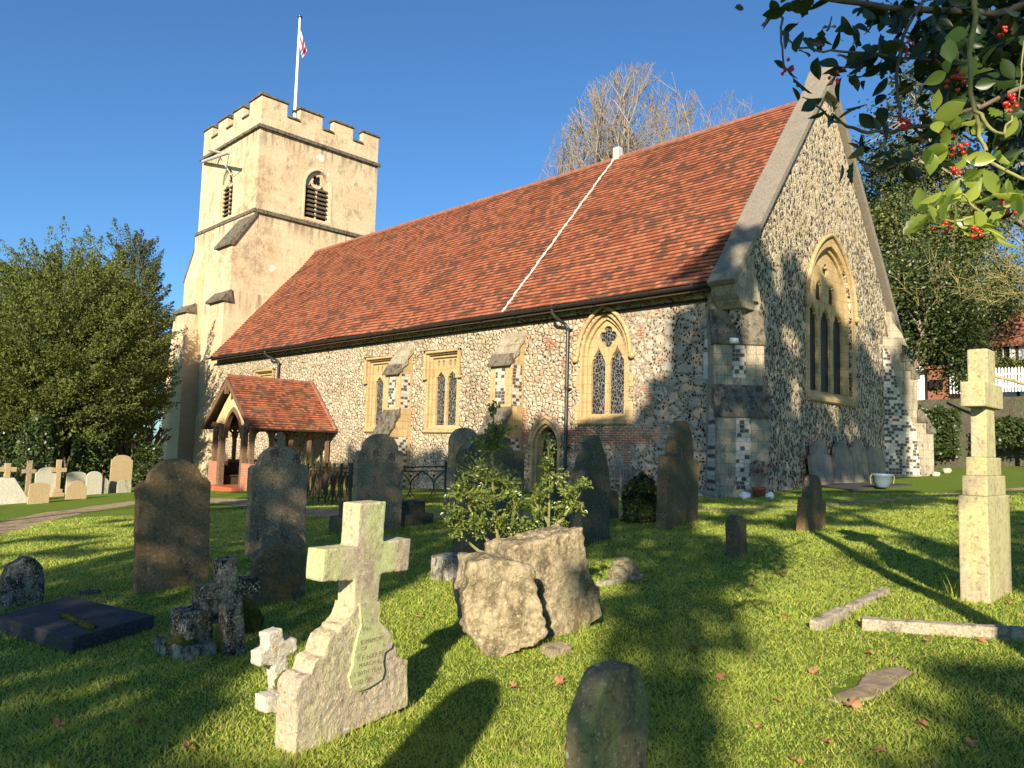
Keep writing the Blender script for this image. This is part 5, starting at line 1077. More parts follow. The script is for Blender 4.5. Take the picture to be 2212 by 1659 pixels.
# ---- bare trees behind the church
def bare(u, dep, vt, seed, label, depth=7, trunk=.35, kids=(2, 3), spread=.42, mat=None, lean=(0, 0), scale=1., up=.14, leafn=0, leafmat_=None, minr=.013, hf=.235, lsz=.12, dome=0, zmin=None, rmax=None, stems=1):
    p = gpos(u, dep); zt = zat(u, vt, dep); h = zt - p.z; hx = h; rg = random.Random(seed); segs = []; tips = []
    for si in range(stems):
        an = 6.283 * si / stems + .5; fan = 0 if stems == 1 else (.2 if si % 2 else .62)
        grow((0, 0, -.3 if stems == 1 else h * .12), (lean[0] + fan * math.cos(an), lean[1] + fan * math.sin(an), 1), h * hf, trunk, depth, segs, rg, spread, up, kids, .80, minr, tips, .09)
    if stems > 1: segs.append(((0, 0, -.3), (0, 0, h * .13), trunk * 1.6, trunk * 1.3))
    mz = sorted(s[1][2] for s in segs)[int(len(segs) * (.9 if dome else .9999))]; f = h * (.93 if dome else 1) / mz; segs = [(tuple(np.array(a) * f), tuple(np.array(b) * f), r0, r1) for a, b, r0, r1 in segs]
    if dome:
        cz_ = h * .56; segs = [q for q in segs if (q[2] > trunk * .25 and q[1][2] < h * .4) or (q[1][0] ** 2 + q[1][1] ** 2) / dome ** 2 + ((q[1][2] - cz_) / (h * (.44 if q[1][2] > cz_ else .5))) ** 2 < 1 + .12 * noise.noise(Vector(q[1]) * .8)]
    if zmin is not None: segs = [q for q in segs if q[2] > .06 or min(q[0][2], q[1][2]) > zmin]; tips = [q for q in tips if q[2] * f > zmin]
    if rmax:
        def sq(q, k_=1.):
            r_ = math.hypot(q[0], q[1]) * k_; m_ = rmax * math.tanh(r_ / rmax) / r_ if r_ > 1e-3 else 1.; return (q[0] * m_, q[1] * m_, q[2])
        segs = [(sq(a), sq(b), r0, r1) for a, b, r0, r1 in segs]; tips = [sq(q, f) for q in tips]
    rt_ = root('bare_tree' if not leafn else 'tree', p, label, 'tree'); big = [s for s in segs if s[2] > trunk * .25]; sm = [s for s in segs if s[2] <= trunk * .25]
    tubes_np(big, 'trunk', mat or M['greybark'], rt_, 6); tubes_np(sm, 'crown' if not leafn else 'branches', mat or M['twig'], rt_, 3)
    if leafn:
        T = np.array(tips) * f; T = T[RNG.integers(0, len(T), leafn)] + RNG.normal(size=(leafn, 3)) * .5; V, F = leaves(T, lsz, .6); numesh('crown', V, F, leafmat_, rt_)
    return rt_, len(segs)
print('bare', bare(1362, 46, 112, 21, 'large bare tree with a dome of fine twigs behind the roof ridge', depth=7, kids=(2, 3), spread=.34, trunk=.2, up=.14, hf=.22, minr=.010, dome=6.2, stems=9)[1])
print('bare', bare(1590, 52, 148, 33, 'smaller bare tree right of the large one behind the roof ridge', depth=7, kids=(2, 3), spread=.36, trunk=.15, up=.12, hf=.22, minr=.010, dome=3.6, stems=6)[1])
print('ever', bare(1990, 43, 335, 41, 'loose evergreen tree directly right of the gable, beyond the church', depth=6, kids=(2, 3), spread=.45, trunk=.3, leafn=56000, leafmat_=M['evergreen'], lsz=.17, rmax=4.2)[1])
print('ever', bare(1965, 40, 560, 42, 'dense dark evergreen overhanging the corner beyond the far buttress', depth=6, kids=(2, 3), spread=.55, trunk=.25, leafn=30000, leafmat_=M['ivy'], lsz=.18, up=.02, rmax=2.5)[1])
print('ever', bare(2055, 46, 420, 43, 'second loose evergreen standing behind the dark overhanging one', depth=6, kids=(2, 3), spread=.5, trunk=.25, leafn=34000, leafmat_=M['evergreen'], lsz=.17, rmax=3.2)[1])
print('tw', bare(2300, 33, 400, 55, 'tangled yellow-twigged tree overhanging the cottage roof from the right', depth=8, kids=(2, 3), spread=.55, trunk=.13, lean=(-.35, -.2), mat=M['willowtwig'], leafn=9000, leafmat_=M['evergreen'], up=.04, minr=.012, lsz=.12, zmin=zat(2150, 655, 33) - gpos(2300, 33).z)[1])
print('tw', bare(2100, 60, 235, 56, 'tall bare tree behind the cottage', depth=7, kids=(2, 3), spread=.5, trunk=.3, up=.08)[1])
print('ever', bare(2260, 44, 150, 57, 'tall dark evergreen at the right edge behind the cottage', depth=6, kids=(2, 3), spread=.5, trunk=.35, leafn=22000, leafmat_=M['yew2'], lsz=.25)[1])

# ================================================================== COTTAGE, WALLS AND FENCE BEYOND
def pz(u, v, dep): return AT(u, v, dep)
a0, b0 = pz(2005, 755, 47), pz(2420, 700, 40.5); ez = a0.z; a_, b_ = Vector((a0.x, a0.y, 0)), Vector((b0.x, b0.y, 0)); dd_ = (b_ - a_); LN = dd_.length; dd_.normalize(); nn_ = Vector((-dd_.y, dd_.x, 0)); nn_ = nn_ if nn_.dot(Vector((FW.x, FW.y, 0))) > 0 else -nn_
gzc = gz(a_.x, a_.y); HR = root('cottage', (a_.x, a_.y, gzc), 'white timber-framed cottage with red tiled roof beyond the churchyard', 'cottage')
Mh = Matrix(((dd_.x, nn_.x, 0, a_.x), (dd_.y, nn_.y, 0, a_.y), (0, 0, 1, 0), (0, 0, 0, 1)))
m = MB(); m.box((0, 0, gzc - 1), (LN, 5, ez + .05), Mh); m.prism([Mh @ Vector(q) for q in ((0, 0, ez), (0, 5, ez), (0, 2.5, ez + 2.3))], dd_ * .2); m.build('wall', M['whitewall'], HR)
m = MB()
for x in (.05, 1.6, 3.4, 4.6, 6.2, 7.5, 9.): m.box((x, -.04, gzc - .5), (x + .14, .1, ez), Mh)
m.box((0, -.045, ez - 1.9), (LN, .1, ez - 1.76), Mh); m.build('timber_frame', M['dark_wood'], HR)
m = MB()
for s_ in (0, 1):
    y0_, y1_ = (-.35, 2.5) if s_ == 0 else (5.35, 2.5); m.prism([Mh @ Vector(q) for q in ((-.25, y0_, ez - .15), (-.25, y1_, ez + 2.5), (-.25, y1_, ez + 2.62), (-.25, y0_, ez - .03))], dd_ * (LN + .5))
M['ctile'] = simple('old_roof_tiles', (.22, .09, .055), .9, .45, 9, bump=.8); m.build('roof', M['ctile'], HR)
m = MB(); q = pz(1993, 745, 46.2); m.box((q.x - .35, q.y - .35, gzc - .5), (q.x + .35, q.y + .35, pz(1993, 697, 46.2).z)); m.box((q.x - .42, q.y - .42, pz(1993, 697, 46.2).z - .3), (q.x + .42, q.y + .42, pz(1993, 697, 46.2).z - .15)); m.build('chimney', M['brick'], HR)
for x in (3.62, 5.1):
    m = MB(); m.box((x, -.07, ez - .75), (x + .75, -.02, ez - .1), Mh); w_ = m.build('window', M['white'], HR); m = MB()
    for i in range(2): m.box((x + .06 + i * .34, -.085, ez - .7), (x + .35 + i * .34, -.06, ez - .15), Mh)
    m.build('pane', M['black'], w_)
m = MB(); q0, q1 = pz(2003, 797, 40.2), pz(2051, 796, 39.8); bz = min(gz(q0.x, q0.y), pz(2003, 862, 40.2).z) - .4
m.prism([Vector((q0.x, q0.y, bz)), Vector((q1.x, q1.y, bz)), Vector((q1.x, q1.y, q0.z)), Vector((q0.x, q0.y, q0.z))], nn_ * 3); OR = root('outbuilding', (q0.x, q0.y, bz), 'small red brick outbuilding with a dark window beside the picket fence', 'outbuilding'); m.build('wall', M['brick_shaded'], OR, bevel=.02)
m = MB(); m.prism([Vector((q0.x, q0.y, q0.z)) + RT * -.2 - nn_ * .15, Vector((q1.x, q1.y, q0.z)) + RT * .15 - nn_ * .15, Vector((q1.x, q1.y, q0.z + .14)) + RT * .15 - nn_ * .15, Vector((q0.x, q0.y, q0.z + .14)) + RT * -.2 - nn_ * .15], nn_ * 3.3); m.build('roof', M['ctile'], OR)
m = MB(); A, B = pz(2007, 840, 39.9), pz(2034, 820, 39.7); m.box((0, 0, 0), (1, 1, 1), Matrix(((B.x - A.x, nn_.x * .3, 0, A.x), (B.y - A.y, nn_.y * .3, 0, A.y), (0, 0, B.z - A.z, A.z), (0, 0, 0, 1)))); w_ = m.build('window', M['black'], OR)
q0, q1 = pz(1968, 790, 41), pz(2003, 795, 40.6); m = MB(); m.prism([Vector((q0.x, q0.y, bz)), Vector((q1.x, q1.y, bz)), q1, Vector((q0.x, q0.y, q0.z + .1))], nn_ * 2.5); o = m.build('whitewashed_wall', M['whitewall'], None, loc=(q0.x, q0.y, bz)); tag(o, 'whitewashed wall between the far buttress and the brick outbuilding', 'wall')
FR_ = root('picket_fence', Vector((pz(2052, 850, 39.6).x, pz(2052, 850, 39.6).y, pz(2052, 850, 39.6).z)), 'white picket fence in front of the cottage', 'fence')
m = MB(); r2_ = MB()
fa, fb = pz(2053, 798, 39.6), pz(2400, 783, 37.8); fab = fb - fa; n_ = 48; hh = fa.z - pz(2053, 851, 39.6).z
for i in range(n_):
    q = fa + fab * (i / n_); s_ = Vector((fab.x, fab.y, 0)).normalized() * .045
    P_ = MB(); P_.prism([q - s_ - Vector((0, 0, hh)), q + s_ - Vector((0, 0, hh)), q + s_ - Vector((0, 0, .08)), q, q - s_ - Vector((0, 0, .08))], nn_ * .025); P_.build('picket', M['white'], FR_)
for f in (.25, .75): r2_.prism([fa - Vector((0, 0, hh * f)) + nn_ * .03, fb - Vector((0, 0, hh * f)) + nn_ * .03, fb - Vector((0, 0, hh * f + .08)) + nn_ * .03, fa - Vector((0, 0, hh * f + .08)) + nn_ * .03], nn_ * .04)
r2_.build('rail', M['white'], FR_)
def hedge(u0, u1, dep0, dep1, v0, v1, thick, mat, label, n, lsz, name='hedge', kind=None, seed=1):
    rng = np.random.default_rng(seed); t = rng.uniform(0, 1, n); A, B = np.array(pz(u0, v0, dep0)), np.array(pz(u1, v0, dep1)); zt = A[2] + (B[2] - A[2]) * t; zb_ = pz(u0, v1, dep0).z; f = rng.uniform(0, 1, n) ** .7
    lump = np.array([noise.noise(Vector((a * 14, seed, 0))) for a in t]) * .35
    P_ = A[None, :] + (B - A)[None, :] * t[:, None]; P_[:, 2] = zb_ + (zt + lump - zb_) * f; P_ += np.array(nn_) * rng.uniform(0, thick, n)[:, None] + rng.normal(size=(n, 3)) * .06
    V, F = leaves(P_, lsz, .75); o = numesh(name, V - P_[0], F, mat); o.location = tuple(P_[0]); tag(o, label, 'hedge')
hedge(2050, 2420, 41, 39.5, 775, 800, 1.2, M['evergreen'], 'clipped green hedge showing above the white picket fence', 9000, .14, seed=3)
q0, q1 = pz(1935, 866, 38.5), pz(2420, 848, 36.5); m = MB(); zb_ = gz(q0.x, q0.y) - .6
m.prism([Vector((q0.x, q0.y, zb_)), Vector((q1.x, q1.y, zb_)), q1, q0], nn_ * .8); M['oldwall'] = stone('old_garden_wall', (.06, .05, .035), (.11, .09, .06), lich=.12, dark=.5, algae=.4, acol=(.06, .08, .03), bmp=.9)
o = m.build('retaining_wall', M['oldwall'], None, loc=(q0.x, q0.y, zb_)); tag(o, 'dark retaining wall below the picket fence', 'wall')
hedge(1940, 2060, 37.6, 37, 885, 985, 1., M['ivy'], 'dark ivy bank against the retaining wall beyond the far buttress', 9000, .15, 'ivy_bank', seed=5)
hedge(2120, 2420, 36, 35, 905, 965, 1., M['ivy'], 'dark low shrubs at the foot of the retaining wall at the right edge', 9000, .15, 'shrub_bank', seed=6)

# ================================================================== HOLLIES
def holly_leaves(cs, size, mat, name, parent, rng, up=.3, curl=.25, wid=.52, dirs=None, smooth_=False):
    """spiny curved leaves, each a folded 12-sided blade"""
    prof = [(0, 0), (.12, .3), (.2, .72), (.3, .55), (.42, 1.), (.52, .66), (.66, .86), (.76, .45), (.86, .5), (1, 0)]
    V = []; F = []; pl = np.asarray(parent.location)
    prof2 = [(0, 0), (.1, .4), (.22, .75), (.34, .92), (.46, 1.), (.58, .95), (.7, .8), (.82, .52), (.92, .22), (1, 0)]; prof1 = prof
    for i, c in enumerate(cs):
        prof = prof2 if (smooth_ and i % 5) else prof1
        d = dirs[i] + rng.normal(size=3) * .55 if dirs is not None else rng.normal(size=3) + np.array([0, 0, -up]); d /= np.linalg.norm(d); s = rng.normal(size=3) + np.array([0, 0, .0]); s -= d * d.dot(s); s /= np.linalg.norm(s); nrm = np.cross(d, s); L_ = size * rng.uniform(.65, 1.25); w = L_ * wid * rng.uniform(.75, 1.15) * .5; b = len(V); cu = rng.uniform(-.1, curl)
        c = np.asarray(c) - pl
        for (t, k) in prof: mid = c + d * t * L_ - nrm * cu * L_ * t * t; V.append(mid); V.append(mid + s * w * k + nrm * w * k * .35); V.append(mid - s * w * k + nrm * w * k * .35)
        for j in range(len(prof) - 1): a = b + j * 3; F.append((a, a + 1, a + 4, a + 3)); F.append((a, a + 3, a + 5, a + 2))
    return numesh(name, V, F, mat, parent)
def sapling(pts, label, seed, sprays, n, size, stems):
    rng = np.random.default_rng(seed); p = AT(*pts[0]); rt_ = root('holly_sapling', p, label, 'holly sapling'); m = MB(); tw = MB()
    for st in stems: P_ = [AT(*q) for q in st]; m.tube(P_, [.017 * (1 - .75 * i / (len(P_) - 1)) + .002 for i in range(len(P_))], 6)
    cs = []; ds = []; allst = [AT(*q) for st in stems for q in st[1:]]
    for (u, v, ru, rv, dep, k) in sprays:
        c0 = AT(u, v, dep); base = min(allst, key=lambda q: (q - c0).length + max(0, q.z - c0.z) * .5)
        for t_ in range(max(2, k // 7)):
            e = AT(u + rng.normal() * ru * .5, v + rng.normal() * rv * .5, dep + rng.normal() * .12); tw.tube([base, base.lerp(e, .5) + Vector((0, 0, -.01)), e], [.006, .004, .002], 4)
            for j in range(24): f = rng.uniform(.3, 1.1); q = base.lerp(e, f) + Vector(rng.normal(size=3) * .018); cs.append(q); dd = np.array(e - base); ds.append(dd / (np.linalg.norm(dd) + 1e-6) + rng.normal(size=3) * .7)
    m.build('stem', M['greenbark'], rt_); tw.build('twigs', M['greenbark'], rt_); holly_leaves(cs, size, M['hollys'], 'leaves', rt_, rng, dirs=ds, wid=.6)
D1 = 6.55
sapling([(1082, 1222, D1)], 'larger holly sapling rising from the left side of the broken rock', 5,
  [(1066, 890, 8, 14, D1, 24), (1062, 925, 18, 14, D1, 50), (1090, 920, 22, 10, D1, 30), (1040, 960, 30, 20, D1, 80), (1080, 965, 25, 18, D1, 70), (1020, 1010, 35, 25, D1, 120), (1070, 1020, 35, 25, D1, 130), (1000, 1060, 30, 28, D1 - .1, 120), (1050, 1080, 35, 28, D1 - .15, 150), (1100, 1060, 28, 30, D1, 110), (990, 1110, 22, 25, D1 - .1, 110), (1030, 1130, 34, 22, D1 - .1, 130), (1085, 1130, 30, 25, D1 - .1, 110), (1120, 1100, 22, 25, D1, 90), (985, 1150, 14, 14, D1, 40), (1130, 1140, 18, 16, D1, 60)], 0, .036,
  [[(1088, 1226, D1), (1080, 1190, D1), (1070, 1130, D1), (1064, 1040, D1), (1066, 950, D1), (1066, 870, D1)], [(1088, 1222, D1), (1062, 1180, D1), (1035, 1140, D1), (1010, 1090, D1), (1000, 1060, D1)], [(1086, 1220, D1), (1105, 1150, D1), (1112, 1090, D1), (1100, 1040, D1)], [(1080, 1215, D1), (1040, 1195, D1), (1010, 1170, D1), (985, 1140, D1)]])
D2 = 6.7
sapling([(1182, 1230, D2)], 'slim holly sapling with a sunlit side spray rising from the broken rock', 6,
  [(1184, 950, 10, 16, D2, 30), (1190, 985, 20, 14, D2, 40), (1175, 1010, 24, 16, D2, 50), (1195, 1040, 28, 20, D2, 70), (1165, 1060, 24, 20, D2, 70), (1230, 1060, 26, 16, D2, 80), (1250, 1045, 24, 12, D2 - .1, 50), (1215, 1090, 28, 18, D2, 80), (1170, 1100, 28, 20, D2, 70), (1240, 1095, 18, 16, D2, 40), (1150, 1135, 16, 14, D2, 36), (1200, 1125, 18, 14, D2, 36)], 0, .036,
  [[(1181, 1232, D2), (1184, 1170, D2), (1186, 1100, D2), (1186, 1020, D2), (1184, 940, D2)], [(1186, 1150, D2), (1215, 1120, D2), (1240, 1085, D2), (1262, 1050, D2)], [(1185, 1130, D2), (1165, 1100, D2), (1150, 1070, D2)]])
# overhanging holly tree (its trunk stands to the right, out of the frame)
rngh = np.random.default_rng(77); HT = root('holly_tree', gpos(2700, 3.2), 'dark holly branches with red berries hanging into the upper right corner', 'holly tree')
hm = MB(); hp = Vector(HT.location); D = 2.6
crown_b = hp + Vector((0, 0, 3.6))
hm.tube([hp + Vector((0, 0, -.2)), hp + Vector((.05, .05, 1.4)), crown_b, crown_b + Vector((-.1, .2, 1.5))], [.13, .11, .09, .04], 10); hm.build('trunk', M['bark'], HT)
def br(pts, r0, r1, mat='greenbark', name='branch'):
    P_ = [AT(*q) for q in pts]; m = MB(); Q = []
    for i in range(len(P_) - 1):
        for k in range(4): Q.append(P_[i].lerp(P_[i + 1], k / 4) + Vector(rngh.normal(size=3) * .003))
    Q.append(P_[-1]); m.tube(Q, [r0 + (r1 - r0) * i / (len(Q) - 1) for i in range(len(Q))], 6); m.build(name, M[mat], HT, smooth=True); return Q
brs = []
brs += br([(2600, -200, 3.1), (2350, -40, 2.9), (2150, 30, 2.8), (1960, 20, 2.7), (1780, -5, 2.6), (1640, -20, 2.6)], .02, .005, 'bark')
brs += br([(1684, 30, 2.6), (1688, 90, 2.6), (1694, 150, 2.6)], .0045, .003, 'bark'); brs += br([(1690, 70, 2.6), (1730, 105, 2.6), (1800, 110, 2.6), (1880, 115, 2.65), (2010, 130, 2.7)], .003, .005, 'bark')
brs += br([(2000, -10, 2.7), (1950, 80, 2.65), (1934, 170, 2.6), (1948, 250, 2.6), (1986, 290, 2.6), (2005, 300, 2.6)], .006, .005, 'bark')
brs += br([(2300, 150, 2.8), (2150, 215, 2.7), (2020, 268, 2.6), (1930, 285, 2.55), (1860, 282, 2.5), (1800, 262, 2.5), (1762, 228, 2.5)], .010, .003, 'bark')
brs += br([(2080, 255, 2.7), (2020, 315, 2.6), (1960, 345, 2.6), (1900, 372, 2.55), (1850, 340, 2.5)], .006, .003, 'bark')
brs += br([(2110, -20, 2.3), (2098, 90, 2.3), (2100, 200, 2.3), (2116, 300, 2.25), (2140, 350, 2.2), (2230, 392, 2.15)], .008, .005)
brs += br([(2110, 240, 2.2), (2140, 280, 2.15), (2170, 292, 2.15), (2186, 250, 2.15)], .006, .003); brs += br([(2300, 430, 2.1), (2180, 445, 2.1), (2120, 462, 2.1), (2060, 476, 2.1), (2010, 470, 2.1)], .006, .003); brs += br([(2120, 462, 2.1), (2092, 430, 2.1), (2060, 405, 2.1)], .004, .002)
brs += br([(2400, -100, 3.), (2260, 60, 2.9), (2180, 200, 2.9), (2150, 330, 2.9)], .016, .006, 'bark'); brs += br([(2230, 20, 2.6), (2210, 110, 2.6), (2200, 220, 2.6)], .004, .002)
lc = []; yc = []
def cl_(u, v, ru, rv, dep, n, tgt=None, dd=.12):
    t = lc if tgt is None else tgt
    for _ in range(int(n * (.55 if u < 2010 and tgt is None else .75 if tgt is None else 1))): t.append(AT(u + rngh.normal() * ru, v + rngh.normal() * rv, dep + rngh.normal() * dd))
for a in ((1705, 150, 14, 16, 2.6, 9), (1700, 60, 26, 30, 2.6, 14), (1760, 120, 22, 14, 2.6, 11), (1810, 150, 18, 10, 2.6, 7), (1860, 110, 26, 22, 2.65, 18), (1640, 0, 30, 8, 2.6, 7), (1720, 10, 40, 14, 2.6, 14), (1830, 40, 50, 30, 2.7, 44), (1950, 60, 50, 40, 2.75, 75), (1900, 120, 35, 25, 2.7, 28),
          (1770, 225, 10, 12, 2.5, 6), (1800, 240, 18, 10, 2.5, 8), (1850, 262, 26, 12, 2.5, 9), (1905, 282, 20, 14, 2.55, 10), (1835, 342, 14, 8, 2.5, 7), (1905, 330, 26, 18, 2.55, 15), (1960, 320, 30, 20, 2.6, 20), (1830, 160, 16, 6, 2.6, 6),
          (2040, 110, 50, 60, 2.8, 95), (2150, 90, 55, 70, 2.85, 170), (2190, 200, 40, 60, 2.9, 150), (2120, 220, 40, 50, 2.85, 90), (2040, 220, 40, 35, 2.7, 50), (2190, 340, 30, 45, 3., 85), (2060, 290, 40, 30, 2.7, 32), (2010, 170, 26, 28, 2.7, 26), (2170, 430, 30, 26, 2.9, 22), (2210, 20, 60, 60, 3., 170), (2200, 120, 40, 60, 3.4, 130), (2205, 260, 30, 80, 3.5, 150), (2150, 60, 70, 50, 3.3, 200), (2180, 180, 45, 70, 3.3, 160), (2200, 330, 25, 50, 3.3, 90), (1990, 60, 50, 35, 2.9, 60), (2090, 170, 40, 50, 3., 80)): cl_(*a)
for a in ((2000, 455, 12, 10, 2.1, 7), (2050, 420, 16, 14, 2.1, 8), (2070, 480, 22, 12, 2.1, 8), (2120, 490, 22, 12, 2.1, 5), (2050, 300, 26, 26, 2.3, 12), (2180, 250, 14, 14, 2.15, 4), (2100, 330, 22, 24, 2.2, 8), (2160, 400, 30, 22, 2.15, 8), (2195, 440, 16, 22, 2.1, 6), (2090, 120, 22, 60, 2.3, 8), (2040, 250, 20, 20, 2.3, 6)): cl_(*a, tgt=yc, dd=.05)
holly_leaves([np.array(c) for c in lc], .078, M['holly'], 'leaves', HT, rngh, wid=.58, curl=.3, smooth_=True)
holly_leaves([np.array(c) for c in yc], .074, M['holly_sunlit'], 'leaves', HT, rngh, wid=.6, curl=.25, smooth_=True)
for (u, v, dep, n) in ((2070, 175, 2.3, 11), (1955, 262, 2.5, 11), (2184, 222, 2.12, 12), (2045, 290, 2.4, 9), (2046, 487, 2.08, 6), (2106, 494, 2.08, 5), (2070, 325, 2.2, 6), (1704, 150, 2.58, 9), (1804, 160, 2.58, 6), (2064, 368, 2.2, 5), (2180, 445, 2.1, 4), (1962, 110, 2.6, 6), (2165, 70, 2.5, 6), (2010, 330, 2.5, 6)):
    m = MB(); c = AT(u, v, dep)
    for _ in range(n): m.sphere(c + Vector(rngh.normal(size=3) * .014), .0062, 6)
    m.build('berry_cluster', M['berry'], HT, smooth=True)

# ================================================================== GRASS AND FALLEN LEAVES
def grass_blades():
    rng = np.random.default_rng(4); N = 620000
    r_ = 2.4 + 21 * rng.uniform(0, 1, N) ** 1.75; a = rng.uniform(-.70, .70, N); fx, fy = FW.x, FW.y; nf = math.hypot(fx, fy); fx /= nf; fy /= nf
    X = CAM.x + r_ * (fx * np.cos(a) + fy * np.sin(a)); Y = CAM.y + r_ * (fy * np.cos(a) - fx * np.sin(a))
    Z = np.array([gz(x, y) for x, y in zip(X, Y)]) - .006
    pt = np.array([(p.x, p.y) for p in PATH1 + PATH2]); keep = np.ones(N, bool)
    for k in range(0, len(pt), 2): keep &= (X - pt[k, 0]) ** 2 + (Y - pt[k, 1]) ** 2 > (.5 if k < len(PATH1) else .2) ** 2
    # the ledger slab, kerbs and worn stone stay bare
    for (u0, v0, rr) in ((1880, 1478, .16), (1840, 1500, .12), (1930, 1455, .12)): q = G(u0, v0); keep &= (X - q.x) ** 2 + (Y - q.y) ** 2 > rr ** 2
    keep &= (Y < -.25) | (X > .4)
    X, Y, Z, r_ = X[keep], Y[keep], Z[keep], r_[keep]; n = len(X)
    patch = np.array([noise.noise(Vector((x * .9, y * .9, 4))) + .6 * noise.noise(Vector((x * 3.1, y * 3.1, 9))) for x, y in zip(X, Y)])
    h = rng.uniform(.010, .032, n) * (1 + .55 * patch) * (1 + .035 * r_); w = rng.uniform(.0022, .0042, n) * (.8 + .16 * r_)
    th = rng.uniform(0, 6.283, n); ln = rng.uniform(.3, 1.6, n) * h; ph = rng.uniform(0, 6.283, n); cx_, sx_ = np.cos(th) * w, np.sin(th) * w
    V = np.zeros((n, 3, 3), np.float32); V[:, 0] = np.stack([X - cx_, Y - sx_, Z], 1); V[:, 1] = np.stack([X + cx_, Y + sx_, Z], 1); V[:, 2] = np.stack([X + np.cos(ph) * ln, Y + np.sin(ph) * ln, Z + h], 1)
    ex = []
    for s_ in (s1, s2, s3, s4, s7, s11, s12, s13, s14, s15):
        _o, p_, ww, hh_, t_, n_, _m = s_
        for q_ in range(150):
            f = rng.uniform(-.55, .55); sd = rng.integers(0, 3); b = p_ + t_ * ww * f + n_ * (.01 + .05 * rng.uniform()) if sd else p_ - t_ * (ww * .5 + .03 * rng.uniform()) - n_ * .12 * rng.uniform(); ex.append((b, .035 + .07 * rng.uniform() ** 2))
    for o_, hw_, ps_ in ((FC.location, .50, R(8)), (RK.location, .55, R(-25)), (RC.location, .42, 0.)):
        t_ = Vector((-math.sin(ps_), math.cos(ps_), 0)); n_ = Vector((math.cos(ps_), math.sin(ps_), 0))
        for q_ in range(420): b = Vector(o_) + t_ * hw_ * rng.uniform(-1, 1) + n_ * (.02 + .08 * rng.uniform()); ex.append((b, .03 + .08 * rng.uniform() ** 2))
    E_ = []
    thin = (patch > .42) & (rng.uniform(0, 1, n) < .5); V = V[~thin]
    for b, hh_ in ex:
        a = rng.uniform(0, 6.28); c_ = Vector((math.cos(a), math.sin(a), 0)) * .003; z_ = gz(b.x, b.y) - .01; le = Vector((rng.normal(), rng.normal(), 0)) * hh_ * .4
        E_ += [(b.x - c_.x, b.y - c_.y, z_), (b.x + c_.x, b.y + c_.y, z_), (b.x + le.x, b.y + le.y, z_ + hh_)]
    V = np.concatenate([V, np.array(E_, np.float32).reshape(-1, 3, 3)]); n = len(V)
    o = numesh('grass', V.reshape(-1, 3), np.arange(3 * n).reshape(-1, 3), [M['blade'], M['straw']], mi=(rng.uniform(0, 1, n) < .09).astype(np.int32)); tag(o, 'short green lawn grass covering the churchyard', 'grass', kind='stuff')
grass_blades()
rl = random.Random(12); proto = None
lf = [(1626, 1262), (1870, 1342), (1878, 1408), (1900, 1290), (1960, 1325), (1840, 1520), (1900, 1620), (1788, 1600), (1625, 1240), (1690, 1240), (2080, 1440), (2120, 1380), (2005, 1380), (1640, 1570), (1720, 1640), (2180, 1300), (300, 1555), (480, 1300), (905, 1332), (700, 1560), (1210, 1470), (1195, 1330), (1260, 1500), (1290, 1280), (1110, 1480), (560, 1395), (240, 1475), (410, 1610), (1450, 1240), (1500, 1400), (1700, 1330), (1560, 1460), (1990, 1560), (2100, 1600), (1760, 1450), (1680, 1510), (1830, 1160), (1650, 1170), (1950, 1190), (130, 1560)]
for i, (u, v) in enumerate(lf):
    q = G(u, v, .03)
    if proto is None:
        m = MB(); P_ = []
        for k in range(20): a = 2 * math.pi * k / 20; rr = .035 * (1 + .35 * math.cos(5 * a)) * (1.1 if k % 2 else .85); P_.append(Vector((rr * math.cos(a), rr * math.sin(a), .012 * math.sin(2 * a))))
        m.add([Vector((0, 0, -.006))] + P_, [(0, k + 1, (k + 1) % 20 + 1) for k in range(20)]); o = proto = m.build('fallen_leaf', M['autumn'])
    else: o = proto.copy(); COL.objects.link(o)
    o.location = q; o.rotation_euler = (rl.uniform(-.5, .5), rl.uniform(-.5, .5), rl.uniform(0, 6.28)); s_ = rl.uniform(.6, 1.25); o.scale = (s_, s_ * rl.uniform(.6, 1), s_); tag(o, 'curled orange-brown autumn leaf lying on the lawn', 'fallen leaf', 'fallen autumn leaves on the lawn')

# ================================================================== TREES BEHIND THE CAMERA (they throw the dappled shade)
HV = Vector((math.cos(R(SUN_AZ)), math.sin(R(SUN_AZ)), 0)); VV = SD.cross(HV); VV = VV if VV.z > 0 else -VV
def inside(x, y, P_):
    c = False; j = len(P_) - 1
    for i in range(len(P_)):
        if (P_[i][1] > y) != (P_[j][1] > y) and x < (P_[j][0] - P_[i][0]) * (y - P_[i][1]) / (P_[j][1] - P_[i][1]) + P_[i][0]: c = not c
        j = i
    return c
LITG = [[(-20, 1070), (440, 1055), (540, 1068), (520, 1080), (290, 1112), (-20, 1180)],
        [(330, 1670), (480, 1545), (560, 1470), (640, 1395), (860, 1280), (900, 1235), (990, 1225), (1010, 1330), (1010, 1400), (1290, 1360), (1300, 1440), (1250, 1480), (1210, 1500), (1190, 1670)],
        [(1600, 1670), (1565, 1520), (1580, 1400), (1600, 1300), (1640, 1240), (1600, 1195), (1700, 1165), (1850, 1225), (1950, 1235), (2060, 1270), (2230, 1290), (2230, 1390), (2000, 1460), (1900, 1560), (1850, 1670)],
        [(1850, 1108), (2080, 1088), (2080, 1170), (1990, 1172), (1880, 1140)], [(2140, 1080), (2230, 1060), (2230, 1100), (2150, 1120)]]
HALF = [[(-20, 1180), (290, 1112), (420, 1100), (300, 1190), (-20, 1250)], [(1500, 1090), (1860, 1080), (1860, 1200), (1640, 1240), (1500, 1180)], [(2000, 960), (2230, 960), (2230, 1060), (2000, 1080)]]
cells = {}; rs_ = random.Random(5); CS = .34
